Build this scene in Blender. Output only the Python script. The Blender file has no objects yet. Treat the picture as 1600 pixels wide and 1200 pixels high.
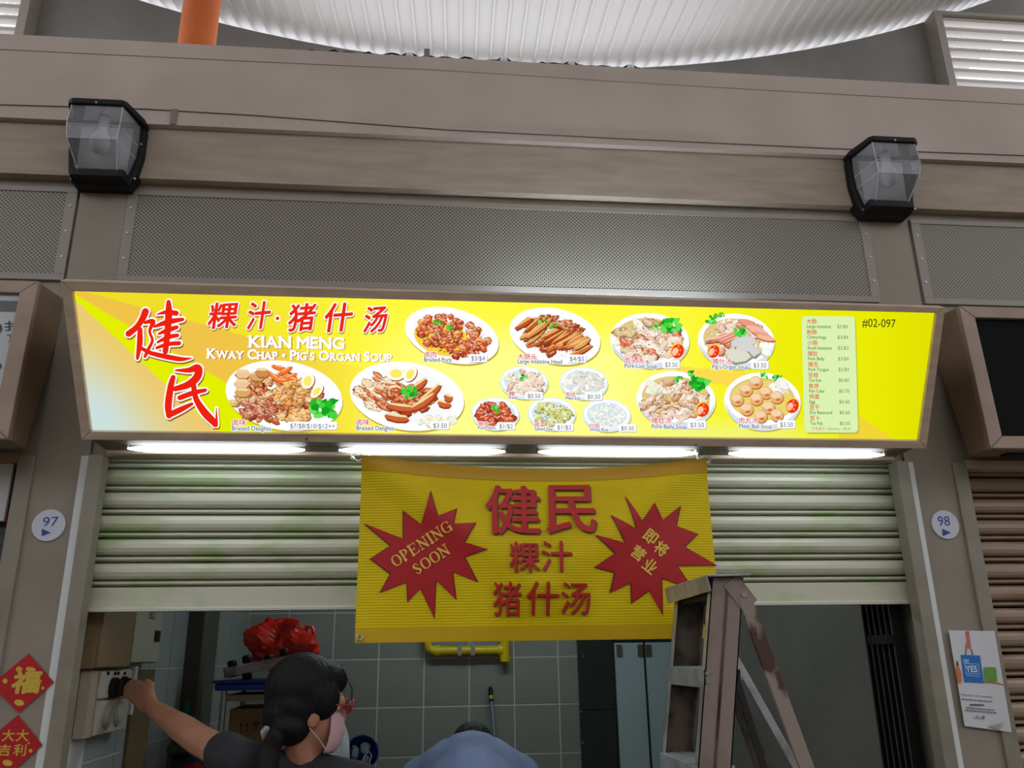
import bpy, bmesh, math, random
from mathutils import Vector, Matrix
random.seed(7)
sc = bpy.context.scene
COL = sc.collection
R = math.radians

# ------------------------------------------------------------------ camera
F_PX = 1300.0
PITCH, YAW, ROLL = R(18.083), R(5.869), R(-0.886)
CAM = Vector((0.0, -2.7677, 1.60))
fw = Vector((math.sin(YAW)*math.cos(PITCH), math.cos(YAW)*math.cos(PITCH), math.sin(PITCH)))
rt0 = Vector((math.cos(YAW), -math.sin(YAW), 0)); up0 = rt0.cross(fw)
RT = rt0*math.cos(ROLL)+up0*math.sin(ROLL)
UP = -rt0*math.sin(ROLL)+up0*math.cos(ROLL)
cd = bpy.data.cameras.new('camera'); cam = bpy.data.objects.new('camera', cd); COL.objects.link(cam)
cd.sensor_width = 36; cd.lens = 36*F_PX/1600; cd.clip_start = .05; cd.clip_end = 200
cam.matrix_world = Matrix(((RT.x, UP.x, -fw.x, CAM.x), (RT.y, UP.y, -fw.y, CAM.y), (RT.z, UP.z, -fw.z, CAM.z), (0, 0, 0, 1)))
sc.camera = cam

# ------------------------------------------------------------------ world, light, exposure
w = bpy.data.worlds.new('overcast_sky'); sc.world = w; w.use_nodes = True
bg = w.node_tree.nodes['Background']; bg.inputs[0].default_value = (.90, .91, 1.0, 1); bg.inputs[1].default_value = 1.7
sc.view_settings.view_transform = 'Standard'; sc.view_settings.look = 'None'
sc.view_settings.gamma = 1; sc.view_settings.exposure = 0; sc.view_settings.use_curve_mapping = False

# ------------------------------------------------------------------ measuring helpers (photo point -> place on a real plane)
def ray(px, py): return RT*((px-800)/F_PX)+UP*((600-py)/F_PX)+fw
def at(px, py, Y=0.0):
    d = ray(px, py); return CAM+d*((Y-CAM.y)/d.y)
def atX(px, py, X):
    d = ray(px, py); return CAM+d*((X-CAM.x)/d.x)

# ------------------------------------------------------------------ materials
def lin(c):
    return tuple(((v/255)/12.92 if v/255 <= .04045 else ((v/255+.055)/1.055)**2.4) for v in c)
MATS = {}
def mat(name, c, rough=.6, metal=0, c2=None, scale=8, bump=0, stretch=(1, 1, 1), spec=.5, lo=.35, hi=.65, detail=6):
    if name in MATS: return MATS[name]
    m = bpy.data.materials.new(name); m.use_nodes = True; nt = m.node_tree; b = nt.nodes['Principled BSDF']
    b.inputs['Roughness'].default_value = rough; b.inputs['Metallic'].default_value = metal
    b.inputs['Specular IOR Level'].default_value = spec
    b.inputs['Base Color'].default_value = (*lin(c), 1)
    if c2 or bump:
        tc = nt.nodes.new('ShaderNodeTexCoord'); mp = nt.nodes.new('ShaderNodeMapping'); mp.inputs['Scale'].default_value = stretch
        n = nt.nodes.new('ShaderNodeTexNoise'); n.inputs['Scale'].default_value = scale; n.inputs['Detail'].default_value = detail
        nt.links.new(tc.outputs['Object'], mp.inputs[0]); nt.links.new(mp.outputs[0], n.inputs['Vector'])
        if c2:
            r = nt.nodes.new('ShaderNodeValToRGB'); r.color_ramp.elements[0].position = lo; r.color_ramp.elements[1].position = hi
            r.color_ramp.elements[0].color = (*lin(c), 1); r.color_ramp.elements[1].color = (*lin(c2), 1)
            nt.links.new(n.outputs['Fac'], r.inputs[0]); nt.links.new(r.outputs[0], b.inputs['Base Color'])
        if bump:
            bp = nt.nodes.new('ShaderNodeBump'); bp.inputs['Strength'].default_value = bump; bp.inputs['Distance'].default_value = .01
            nt.links.new(n.outputs['Fac'], bp.inputs['Height']); nt.links.new(bp.outputs[0], b.inputs['Normal'])
    MATS[name] = m; return m
def emit(name, c, s):
    if name in MATS: return MATS[name]
    m = bpy.data.materials.new(name); m.use_nodes = True; nt = m.node_tree; nt.nodes.clear()
    e = nt.nodes.new('ShaderNodeEmission'); o = nt.nodes.new('ShaderNodeOutputMaterial')
    e.inputs[0].default_value = (*lin(c), 1); e.inputs[1].default_value = s; nt.links.new(e.outputs[0], o.inputs[0])
    MATS[name] = m; return m
def print_mat(name, emitting):
    m = bpy.data.materials.new(name); m.use_nodes = True; nt = m.node_tree
    a = nt.nodes.new('ShaderNodeAttribute'); a.attribute_name = 'Col'
    if emitting:
        e = nt.nodes.new('ShaderNodeEmission'); nt.links.new(a.outputs['Color'], e.inputs[0]); e.inputs[1].default_value = 1.0
        nt.links.new(e.outputs[0], nt.nodes['Material Output'].inputs[0])
    else:
        b = nt.nodes['Principled BSDF']; b.inputs['Roughness'].default_value = .5; nt.links.new(a.outputs['Color'], b.inputs['Base Color'])
    MATS[name] = m; return m
PRINT_LIT = print_mat('backlit_print', True); PRINT = print_mat('paper_print', False)

# ------------------------------------------------------------------ object helpers
ROOTLOC = {}
def tag(o, label, cat, group=None):
    o['label'] = label; o['category'] = cat
    if group: o['group'] = group
    return o
def thing(name, label, cat, loc, group=None):
    o = bpy.data.objects.new(name, None); COL.objects.link(o); o.location = loc; o.empty_display_size = .05
    ROOTLOC[o] = Vector(loc); return tag(o, label, cat, group)
def loc_of(parent):
    while parent is not None:
        if parent in ROOTLOC: return ROOTLOC[parent]
        parent = parent.parent
    return Vector((0, 0, 0))
class MB:
    def __init__(s): s.v = []; s.f = []; s.c = []
    def add(s, vs, fs, col=None):
        n = len(s.v); s.v += [Vector(v) for v in vs]; s.f += [tuple(i+n for i in f) for f in fs]; s.c += [col]*len(fs); return s
    def box(s, x0, x1, y0, y1, z0, z1):
        return s.add([(x0, y0, z0), (x1, y0, z0), (x1, y1, z0), (x0, y1, z0), (x0, y0, z1), (x1, y0, z1), (x1, y1, z1), (x0, y1, z1)],
                     [(0, 3, 2, 1), (4, 5, 6, 7), (0, 1, 5, 4), (1, 2, 6, 5), (2, 3, 7, 6), (3, 0, 4, 7)])
    def prism(s, poly, d):          # closed polygon of 3D points swept by vector d
        n = len(poly); d = Vector(d); vs = [Vector(p) for p in poly]+[Vector(p)+d for p in poly]
        return s.add(vs, [tuple(range(n))[::-1], tuple(range(n, 2*n))]+[(i, (i+1) % n, n+(i+1) % n, n+i) for i in range(n)])
    def tube(s, pts, r, n=8, cap=True):
        pts = [Vector(p) for p in pts]; rs = r if isinstance(r, (list, tuple)) else [r]*len(pts); vs = []; fs = []; prev = None
        for i, p in enumerate(pts):
            t = (pts[min(i+1, len(pts)-1)]-pts[max(i-1, 0)]).normalized()
            if prev is None:
                a = t.cross(Vector((0, 0, 1)) if abs(t.z) < .9 else Vector((1, 0, 0))).normalized()
            else: a = (prev-t*prev.dot(t)).normalized()
            prev = a; b = t.cross(a)
            for k in range(n):
                an = 2*math.pi*k/n; vs.append(p+(a*math.cos(an)+b*math.sin(an))*rs[i])
        for i in range(len(pts)-1):
            for k in range(n): fs.append((i*n+k, i*n+(k+1) % n, (i+1)*n+(k+1) % n, (i+1)*n+k))
        if cap: fs += [tuple(range(n))[::-1], tuple(range((len(pts)-1)*n, len(pts)*n))]
        return s.add(vs, fs)
    def ball(s, c, r, M=None, nu=14, nv=9):
        r = Vector(r) if not isinstance(r, (int, float)) else Vector((r, r, r)); vs = []; fs = []
        for i in range(1, nv):
            th = math.pi*i/nv
            for k in range(nu):
                ph = 2*math.pi*k/nu; vs.append(Vector((r.x*math.sin(th)*math.cos(ph), r.y*math.sin(th)*math.sin(ph), r.z*math.cos(th))))
        vs += [Vector((0, 0, r.z)), Vector((0, 0, -r.z))]; T = len(vs)-2
        for i in range(nv-2):
            for k in range(nu): fs.append((i*nu+k, (i+1)*nu+k, (i+1)*nu+(k+1) % nu, i*nu+(k+1) % nu))
        for k in range(nu): fs.append((T, k, (k+1) % nu)); fs.append((T+1, (nv-2)*nu+(k+1) % nu, (nv-2)*nu+k))
        return s.add([(M @ v if M else v)+Vector(c) for v in vs], fs)
    def limb(s, p0, r0, p1, r1, n=10):
        s.ball(p0, r0, nu=n, nv=7); s.ball(p1, r1, nu=n, nv=7); return s.tube([p0, p1], [r0, r1], n)
    def build(s, name, m, parent=None, smooth=False, kind=None, bevel=0, base=False, rad=45):
        o0 = loc_of(parent) if parent else Vector((0, 0, 0))
        if parent is None and base:
            xs = [v.x for v in s.v]; ys = [v.y for v in s.v]; o0 = Vector(((min(xs)+max(xs))/2, (min(ys)+max(ys))/2, min(v.z for v in s.v)))
        me = bpy.data.meshes.new(name); me.from_pydata([tuple(v-o0) for v in s.v], [], s.f)
        if any(c is not None for c in s.c):
            ca = me.color_attributes.new('Col', 'FLOAT_COLOR', 'CORNER'); k = 0
            for p, c in zip(me.polygons, s.c):
                for li in p.loop_indices: ca.data[li].color = (*c, 1)
        me.materials.append(m)
        bm = bmesh.new(); bm.from_mesh(me)
        if not any(c is not None for c in s.c): bmesh.ops.recalc_face_normals(bm, faces=bm.faces)
        bm.to_mesh(me); bm.free()
        if smooth: me.shade_smooth(); me.set_sharp_from_angle(angle=R(rad))
        o = bpy.data.objects.new(name, me); COL.objects.link(o)
        if parent: o.parent = parent
        else: o.location = o0; ROOTLOC[o] = o0
        if kind: o['kind'] = kind
        if bevel:
            b = o.modifiers.new('b', 'BEVEL'); b.width = bevel; b.segments = 2; b.limit_method = 'ANGLE'
        return o
def boxo(name, x0, x1, y0, y1, z0, z1, m, parent=None, kind=None, bevel=0, base=False):
    return MB().box(x0, x1, y0, y1, z0, z1).build(name, m, parent, kind=kind, bevel=bevel, base=base)
def share(src, loc, parent, name=None):
    o = bpy.data.objects.new(name or src.name.split('.')[0], src.data); COL.objects.link(o)
    if parent: o.parent = parent
    o.location = loc
    for md in src.modifiers:
        b = o.modifiers.new('b', md.type); b.width = md.width; b.segments = md.segments; b.limit_method = md.limit_method
    return o

# ------------------------------------------------------------------ flat print helpers
_G = {}
def glyphs(s, off=0.0):
    off = 0.0
    if (s, off) in _G: return _G[(s, off)]
    cu = bpy.data.curves.new('t', 'FONT'); cu.body = s; cu.size = 1; cu.offset = off; cu.resolution_u = 3; cu.fill_mode = 'FRONT'
    o = bpy.data.objects.new('t', cu); COL.objects.link(o)
    dg = bpy.context.evaluated_depsgraph_get(); me = bpy.data.meshes.new_from_object(o.evaluated_get(dg))
    v = [(p.co.x, p.co.y) for p in me.vertices]; f = [tuple(p.vertices) for p in me.polygons]
    bpy.data.objects.remove(o); bpy.data.curves.remove(cu); bpy.data.meshes.remove(me)
    _G[(s, off)] = (v, f); return v, f
CAPH = max(y for x, y in glyphs('H')[0])
class Plane:
    def __init__(s, o, ax, ay):
        s.o = Vector(o); s.ax = Vector(ax).normalized(); s.n = s.ax.cross(Vector(ay)).normalized(); s.ay = s.n.cross(s.ax)
        if s.n.dot(CAM-s.o) < 0: s.n = -s.n
    def px(s, x, y):
        d = ray(x, y); p = CAM+d*((s.o-CAM).dot(s.n)/d.dot(s.n))-s.o; return Vector((p.dot(s.ax), p.dot(s.ay)))
    def w(s, a, b, h=0): return s.o+s.ax*a+s.ay*b+s.n*h
class Print:
    """collects flat coloured shapes given at photo points on a plane, in paint order"""
    def __init__(s, pl, h0=.001, eps=.00003): s.pl = pl; s.mb = MB(); s.h = h0; s.eps = eps
    def raw(s, pts2, faces, c):
        s.h += s.eps; s.mb.add([s.pl.w(p[0], p[1], s.h) for p in pts2], faces, lin(c)); return s
    def poly(s, pts, c): return s.raw([s.pl.px(*p) for p in pts], [tuple(range(len(pts)))], c)
    def ell(s, cx, cy, rx, ry, c, rot=0, n=28, a0=0, a1=360):
        full = abs(a1-a0) >= 360; P = []
        for k in range(n if full else n+1):
            a = R(a0+(a1-a0)*k/n); x, y = rx*math.cos(a), ry*math.sin(a)
            P.append((cx+x*math.cos(R(rot))-y*math.sin(R(rot)), cy+x*math.sin(R(rot))+y*math.cos(R(rot))))
        return s.poly(P, c)
    def rrect(s, x0, y0, x1, y1, r, c, sh=0):
        P = []
        for cx, cy, a in ((x1-r, y0+r, -90), (x1-r, y1-r, 0), (x0+r, y1-r, 90), (x0+r, y0+r, 180)):
            for k in range(5):
                t = R(a+k*22.5); y = cy+r*math.sin(t); P.append((cx+r*math.cos(t)+sh*(y-y0), y))
        return s.poly(P, c)
    def stroke(s, pts, c, grow=0, dx=0, dy=0):
        """brush stroke: (x, y, width) points"""
        Q = []
        for i in range(len(pts)-1):
            p0, p1, p2, p3 = pts[max(i-1, 0)], pts[i], pts[i+1], pts[min(i+2, len(pts)-1)]
            for k in range(6):
                t = k/6; Q.append([.5*(2*p1[j]+(p2[j]-p0[j])*t+(2*p0[j]-5*p1[j]+4*p2[j]-p3[j])*t*t+(3*p1[j]-p0[j]-3*p2[j]+p3[j])*t**3) for j in range(3)])
        Q.append(list(pts[-1])); L = []; Rr = []
        for i, q in enumerate(Q):
            a, b = Q[max(i-1, 0)], Q[min(i+1, len(Q)-1)]; tx, ty = b[0]-a[0], b[1]-a[1]; l = math.hypot(tx, ty) or 1
            h = max(q[2], .5)/2+grow; L.append((q[0]-ty/l*h+dx, q[1]+tx/l*h+dy)); Rr.append((q[0]+ty/l*h+dx, q[1]-tx/l*h+dy))
        n = len(Q); P = [s.pl.px(*p) for p in L+Rr]
        s.raw(P, [(i, i+1, n+i+1, n+i) for i in range(n-1)], c)
        for q in (Q[0], Q[-1]): s.h -= s.eps*.6; s.ell(q[0]+dx, q[1]+dy, max(q[2], .5)/2+grow, max(q[2], .5)/2+grow, c, n=10)
        return s
    def text(s, t, bl, br, tl, c, off=0, cap=False, dx=0, dy=0, box=None):
        v, f = glyphs(t)
        x0, x1 = min(p[0] for p in v), max(p[0] for p in v)
        y0, y1 = (0, CAPH) if cap else (min(p[1] for p in v), max(p[1] for p in v))
        O = s.pl.px(bl[0]+dx, bl[1]+dy); A = s.pl.px(br[0]+dx, br[1]+dy)-O; B = s.pl.px(tl[0]+dx, tl[1]+dy)-O
        P = [O+A*((p[0]-x0)/(x1-x0))+B*((p[1]-y0)/(y1-y0)) for p in v]
        if off <= 0: return s.raw(P, f, c)
        rad = off*B.length/(y1-y0); m = 6 if off < .03 else 8; e0 = s.eps; s.eps = 2e-5
        for k in range(m):
            dv = Vector((math.cos(2*math.pi*k/m), math.sin(2*math.pi*k/m)))*rad
            s.raw([p+dv for p in P], f, c)
        s.eps = e0; s.h += e0; return s
    def line(s, t, x0, x1, yb, h, c, off=0, cap=True, sl=0.0, lean=0, **k):
        return s.text(t, (x0, yb), (x1, yb+sl*(x1-x0)), (x0+lean, yb-h), c, off, cap, **k)
    def build(s, name, m, parent, label=None):
        o = s.mb.build(name, m, parent)
        if label: o['label'] = label
        return o

# ------------------------------------------------------------------ palette
M_BEAM = mat('beam_paint', (196, 181, 168), .7, c2=(184, 168, 155), scale=3, bump=.05)
M_BEAM2 = mat('lower_beam_paint', (176, 161, 141), .75, c2=(164, 148, 130), scale=5, bump=.12, stretch=(1, 1, 6))
M_WALL = mat('pillar_paint', (154, 145, 129), .7, c2=(143, 134, 118), scale=4, bump=.06)
M_TRIM = mat('jamb_metal', (148, 141, 124), .5, .1, c2=(136, 129, 113), scale=9)
M_STRIP = mat('pale_strip', (222, 226, 222), .4, .0)
M_FRAME = mat('bronze_frame', (214, 190, 166), .45, .1, c2=(196, 172, 148), scale=7, stretch=(1, 6, 6))
M_FRAME2 = mat('dull_bronze_frame', (160, 138, 118), .45, .1, c2=(144, 122, 102), scale=7)
M_SIDE = mat('sign_side', (136, 114, 90), .55, .1, c2=(122, 100, 76), scale=5)
M_BLACK = mat('black_housing', (9, 9, 10), .55, spec=.3)
M_STEEL = mat('zinc_steel', (170, 172, 172), .35, .8)
M_GREY = mat('grey_cladding', (150, 150, 147), .6, c2=(140, 140, 137), scale=2)
M_ROOF = mat('roof_sheet', (226, 225, 220), .5, .05)
M_ALU = mat('aluminium', (190, 196, 196), .4, .5, c2=(150, 152, 148), scale=14)

# ================================================================== SETTING
def struct(name, mb, m, bevel=0): return mb.build(name, m, kind='structure', bevel=bevel)
XL, XR = -1.264, 1.868            # outer pillar edges
OL, OR = -1.051, 1.649            # shutter opening
M_FLOOR = mat('grey_floor', (112, 104, 94), .6, c2=(100, 92, 83), scale=3)
struct('floor', MB().box(-60, 60, -60, 2.9, -.1, 0), M_FLOOR)
# beam in two tiers, perforated band backing, pillars
def zf(z, Y): return 1.6+(z-1.6)*(2.7677+Y)/2.7677     # height seen at z on the wall, for a face standing Y proud
struct('trim_1', MB().box(-8, 9, -.055, .35, zf(3.507, -.055), zf(3.877, -.055)), M_BEAM)
struct('trim_2', MB().box(-8, 9, -.03, .30, zf(3.275, -.03), zf(3.507, -.055)), M_BEAM2)
struct('trim_3', MB().box(-8, 9, .012, .28, 3.225, zf(3.275, -.03)), M_WALL)
struct('wall_front_upper', MB().box(-8, 9, .012, .25, 2.24, 3.225), M_WALL)
for nm, a, b in (('wall_front_left', XL, OL-.05), ('wall_front_right', OR+.045, XR)):
    struct(nm, MB().box(a, b, 0, .25, 0, zf(3.275, -.03)), M_WALL)
# slab over the stalls, interior of the stall
struct('ceiling_slab', MB().box(-8, 9, .3, 3.9, 3.45, 3.6), M_BEAM2)
struct('ceiling_stall', MB().box(-1.24, 1.8, .25, 2.85, 2.6, 2.7), M_WALL)
M_TILEW = mat('pale_wall_tile', (158, 164, 164), .3, c2=(148, 154, 154), scale=2)
M_TILE = mat('grey_wall_tile', (144, 146, 140), .32, c2=(136, 138, 132), scale=2)
M_GROUT = mat('grout', (206, 208, 202), .8)
wb = struct('wall_back', MB().box(-1.24, 1.8, 2.703, 2.85, 0, 2.6), M_GROUT)
wl = struct('wall_left', MB().box(-1.24, -1.094, .11, 2.703, 0, 2.6), M_GROUT)
M_RWALL = mat('grey_partition', (128, 124, 118), .6, c2=(120, 116, 110), scale=3)
struct('wall_right', MB().box(1.63, 1.8, .25, 2.71, 0, 2.6), M_RWALL)
# tiles of the back wall, one object each
TP = .2795; gx0 = at(592, 1030, 2.7).x; gz0 = at(592, 1030, 2.7).z
tile = None
t2 = TP/2-.004
def tile_mesh(hx, hy, hz, m, name):
    me_o = MB().box(-hx, hx, -hy, hy, -hz, hz).build(name, m, bevel=.0015); return me_o
k0 = math.floor((-1.09-gx0)/TP)
for ix in range(k0, 20):
    x0, x1 = max(gx0+ix*TP, -1.09), min(gx0+(ix+1)*TP, .965)
    if x1-x0 < .04: continue
    full = abs(x1-x0-TP) < 1e-4
    for iz in range(-6, 5):
        z0, z1 = max(gz0+iz*TP, 0), min(gz0+(iz+1)*TP, 2.6)
        if z1-z0 < .04: continue
        if full and abs(z1-z0-TP) < 1e-4:
            c = ((x0+x1)/2, 2.703, (z0+z1)/2)
            if tile is None:
                tile = tile_mesh(t2, .003, t2, M_TILE, 'tile'); tile.parent = wb; tile.location = c
            else: share(tile, c, wb, 'tile')
        else:
            boxo('tile', x0+.004, x1-.004, 2.70, 2.706, z0+.004, z1-.004, M_TILE, wb)
for iy in range(0, 9):
    y0, y1 = .27+iy*.28, .27+(iy+1)*.28
    for iz in range(-6, 5):
        z0, z1 = max(gz0-.02+iz*TP, 0), min(gz0-.02+(iz+1)*TP, 2.6)
        if z1-z0 < .04 or y1 > 2.8: continue
        boxo('tile', -1.0945, -1.091, y0+.003, min(y1, 2.70)-.003, z0+.003, z1-.003, M_TILEW, wl)
M_DARKP = mat('dark_green_panel', (40, 50, 48), .35, c2=(32, 42, 40), scale=3)
boxo('dark_column', -1.09, -1.02, 1.33, 1.62, 0, 2.6, mat('dark_column', (78, 74, 66), .5), kind='structure').name = 'trim_4'

# unseen ceiling batten, added above the shutter line to light the back wall
t = thing('added_ceiling_light', 'unseen tube light added on the stall ceiling to light the back wall', 'added ceiling light', (.35, 1.3, 2.54))
boxo('batten', -.25, .95, 1.27, 1.33, 2.56, 2.60, mat('batten_white', (200, 202, 204), .5), t)
MB().tube([(-.22, 1.3, 2.54), (.92, 1.3, 2.54)], .013, 12).build('glass_tube', emit('added_stall_tube_glow', (226, 244, 246), 72.0), t, smooth=True)
for xx in (-.235, .935): boxo('end_holder', xx-.015, xx+.015, 1.285, 1.315, 2.52, 2.56, MATS['batten_white'], t)

# rear door panel and white cupboard doors by the right corner
p0, p1 = at(902, 1010, 2.68), at(962, 1010, 2.68)
dd = thing('steel_door', 'dark green-black steel door panel beside the tiled back wall', 'door', (p0.x, 2.68, 0))
boxo('door_leaf', p0.x, p1.x-.02, 2.66, 2.70, 0, 2.5, M_DARKP, dd, bevel=.003)
boxo('rail', p0.x+.01, p1.x-.01, 2.652, 2.66, 1.28, 1.30, M_DARKP, dd)
for q in ((908, 1112), (912, 1025), (975-65, 1160)):
    c = at(q[0], q[1], 2.66); MB().tube([(c.x, 2.662, c.z), (c.x, 2.652, c.z)], .005, 8).build('screw', M_STEEL, dd)
M_WDOOR = mat('white_laminate', (182, 200, 206), .35, c2=(174, 192, 198), scale=3)
xs = [at(964, 1100, 2.62).x, at(1009, 1100, 2.62).x, at(1013, 1100, 2.62).x, 1.625]
cab = thing('tall_cupboard', 'tall white two-door cupboard behind the stepladder', 'cupboard', ((xs[0]+xs[3])/2, 2.62, 0))
boxo('carcass', xs[0]+.001, xs[3], 2.63, 2.69, 0, 2.3, M_DARKP, cab)
for a, b in ((xs[0], xs[1]), (xs[2], xs[3])):
    zt = at(1000, 1004, 2.62).z
    boxo('door', a, b, 2.60, 2.63, .05, zt, M_WDOOR, cab, bevel=.003)
for x in (967, 1000, 1013):
    c = at(x, 1015, 2.6); boxo('hinge', c.x-.016, c.x+.016, 2.588, 2.601, c.z-.04, c.z+.03, mat('hinge_steel', (120, 116, 100), .4, .7), cab)
boxo('header', xs[0], xs[3], 2.60, 2.69, zt+.005, zt+.05, M_DARKP, cab)

# jamb guides and pale strips on both sides of the opening
for nm, a, b in (('trim_5', OL-.045, OL), ('trim_6', OR, OR+.045)):
    struct(nm, MB().box(a, b, -.022, .035, 0, 2.238), M_TRIM, bevel=.002)
struct('trim_7', MB().prism([(OL-.075, -.001, 0), (OL-.045, -.005, 0), (OL-.045, .0, 0)], (0, 0, 2.238)), M_STRIP)
struct('trim_8', MB().prism([(OR+.075, -.001, 0), (OR+.045, 0, 0), (OR+.045, -.005, 0)], (0, 0, 2.238)), M_STRIP)
for nm, a, b in (('trim_9', XL-.052, XL), ('trim_10', XR, XR+.052)):
    struct(nm, MB().box(a, b, -.012, .11, 0, 2.238), M_TRIM, bevel=.003)

# ------------------------------------------------------------------ high roof, far wall, column
RX, RK, RZ = .7, .043, 7.21
def roofz(x, y): return RZ+RK*(x-.0369*(y-4)-RX)**2+.1783*(y-4)
roof = struct('ceiling', MB().box(-6.2, 9.3, 8.95, 9.05, 8.55, 8.7), M_ROOF)
PIT = .145
for i in range(-42, 50):
    xa = .7+i*PIT; prof = [(0, 0), (.104, 0), (.112, -.034), (.133, -.034), (.145, 0)]
    vs = []; fs = []
    for y in (-5.5, 9):
        for dx, dz in prof:
            x = xa+dx+.0369*(y-4); vs.append((x, y, roofz(x, y)+dz))
        for dx, dz in reversed(prof):
            x = xa+dx+.0369*(y-4); vs.append((x, y, roofz(x, y)+dz+.012))
    n = 10
    for k in range(n): fs.append((k, (k+1) % n, n+(k+1) % n, n+k))
    fs += [tuple(range(n))[::-1], tuple(range(n, 2*n))]
    MB().add(vs, fs).build('roof_panel', M_ROOF, roof)
def topz(x): return 7.1+.043*(x-.7)**2
def wallpart(name, xs, z0f, z1f, y=4.0):
    mb = MB()
    poly = [(x, y, z0f(x)) for x in xs]+[(x, y, z1f(x)) for x in reversed(xs)]
    mb.prism(poly, (0, .12, 0)); return struct(name, mb, M_GREY)
LV0, LV1 = at(1449, 40, 4).x, 9.2
LL1 = at(58, 10, 4).x
rng = lambda a, b, n: [a+(b-a)*i/n for i in range(n+1)]
wallpart('wall_far_right', rng(3.3, LV0-.02, 8), lambda x: 3.0, topz)
wallpart('wall_far_middle', rng(-1.7, 3.3, 12), lambda x: 6.98, topz)
zlt = at(1455, 38, 4).z; zlb = at(1455, 134, 4).z-.3
wallpart('wall_far_right_top', rng(LV0-.02, 9.2, 8), lambda x: zlt+.02, topz)
wallpart('wall_far_left', rng(LL1+.02, -1.7, 8), lambda x: 3.0, topz)
wallpart('wall_far_left_top', rng(-9, LL1+.02, 6), lambda x: 7.9, topz)
def louvre(name, label, x0, x1, z0, z1):
    t = thing(name, label, 'louvre', ((x0+x1)/2, 3.95, z0), 'white louvre windows high on the far wall')
    boxo('frame_post', x0-.03, x0+.05, 3.82, 4.05, z0, z1, mat('louvre_frame', (168, 164, 155), .5), t)
    boxo('frame_post', x1-.05, x1+.03, 3.82, 4.05, z0, z1, MATS['louvre_frame'], t)
    boxo('frame_rail', x0+.05, x1-.05, 3.82, 4.05, z1-.04, z1, MATS['louvre_frame'], t)
    zz = z1-.09; first = None
    while zz > z0:
        o = MB().prism([(x0+.05, 3.86, zz), (x0+.05, 3.98, zz+.035), (x0+.05, 3.98, zz+.043), (x0+.05, 3.86, zz+.046-.005)], (x1-x0-.1, 0, 0)).build('blade', mat('louvre_blade', (206, 200, 192), .45), t)
        zz -= .128
louvre('louvre_window', 'white louvred window at the top right above the beam', LV0, 9.1, 6.2, zlt+.02)
louvre('louvre_window', 'white louvred window at the top left corner above the beam', -8.5, LL1, 6.6, 7.95)
# orange column
c0, c1 = at(284, 30, 2.3), at(341, 30, 2.3)
cr = (c1.x-c0.x)/2; cx = (c0.x+c1.x)/2
oc = thing('column', 'round orange painted column rising behind the beam', 'column', (cx, 2.3, 3.6))
MB().tube([(cx, 2.3, 3.6), (cx, 2.3, 7.6)], cr, 32).build('shaft', mat('orange_paint', (224, 118, 52), .55, c2=(214, 106, 44), scale=3), oc, smooth=True)
MB().tube([(cx, 2.3, 3.6), (cx, 2.3, 3.72)], cr*1.15, 32).build('base_ring', MATS['orange_paint'], oc, smooth=True)
# opposite row of stalls across the aisle (behind the viewer)
struct('wall_opposite', MB().box(-9, 10, -8.2, -7.8, 0, 4.4), M_WALL)
struct('wall_added_left', MB().box(-9.4, -9, -8.2, 3.9, 0, 4.4), M_WALL)  # added out of view to block low light from the side
struct('wall_added_right', MB().box(10, 10.4, -8.2, 3.9, 0, 2.4), M_WALL)  # added out of view, kept low so more light enters from the right

# ------------------------------------------------------------------ perforated band
def perf_mat():
    m = bpy.data.materials.new('perforated_sheet'); m.use_nodes = True; nt = m.node_tree; b = nt.nodes['Principled BSDF']
    tc = nt.nodes.new('ShaderNodeTexCoord'); sp = nt.nodes.new('ShaderNodeSeparateXYZ'); nt.links.new(tc.outputs['Object'], sp.inputs[0])
    def math_(op, a, bb=None):
        n = nt.nodes.new('ShaderNodeMath'); n.operation = op
        for i, v in enumerate((a, bb)):
            if v is None: continue
            if isinstance(v, (int, float)): n.inputs[i].default_value = v
            else: nt.links.new(v, n.inputs[i])
        return n.outputs[0]
    p = .0145; d = []
    for op in ('ADD', 'SUBTRACT'):
        u = math_('DIVIDE', math_(op, sp.outputs['X'], sp.outputs['Z']), p)
        f = math_('SUBTRACT', math_('FRACT', math_('ADD', u, 100.0)), .5); d.append(math_('MULTIPLY', f, f))
    hole = math_('LESS_THAN', math_('ADD', d[0], d[1]), .068)
    mx = nt.nodes.new('ShaderNodeMix'); mx.data_type = 'RGBA'
    mx.inputs['A'].default_value = (*lin((146, 139, 123)), 1); mx.inputs['B'].default_value = (.004, .004, .004, 1)
    nt.links.new(hole, mx.inputs['Factor']); nt.links.new(mx.outputs['Result'], b.inputs['Base Color'])
    b.inputs['Roughness'].default_value = .5; b.inputs['Metallic'].default_value = .1
    bp = nt.nodes.new('ShaderNodeBump'); bp.invert = True; bp.inputs['Distance'].default_value = .002; bp.inputs['Strength'].default_value = .6
    nt.links.new(hole, bp.inputs['Height']); nt.links.new(bp.outputs[0], b.inputs['Normal'])
    return m
M_PERF = perf_mat()
M_PGREY = mat('panel_frame_grey', (148, 141, 130), .5, .1)
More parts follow.
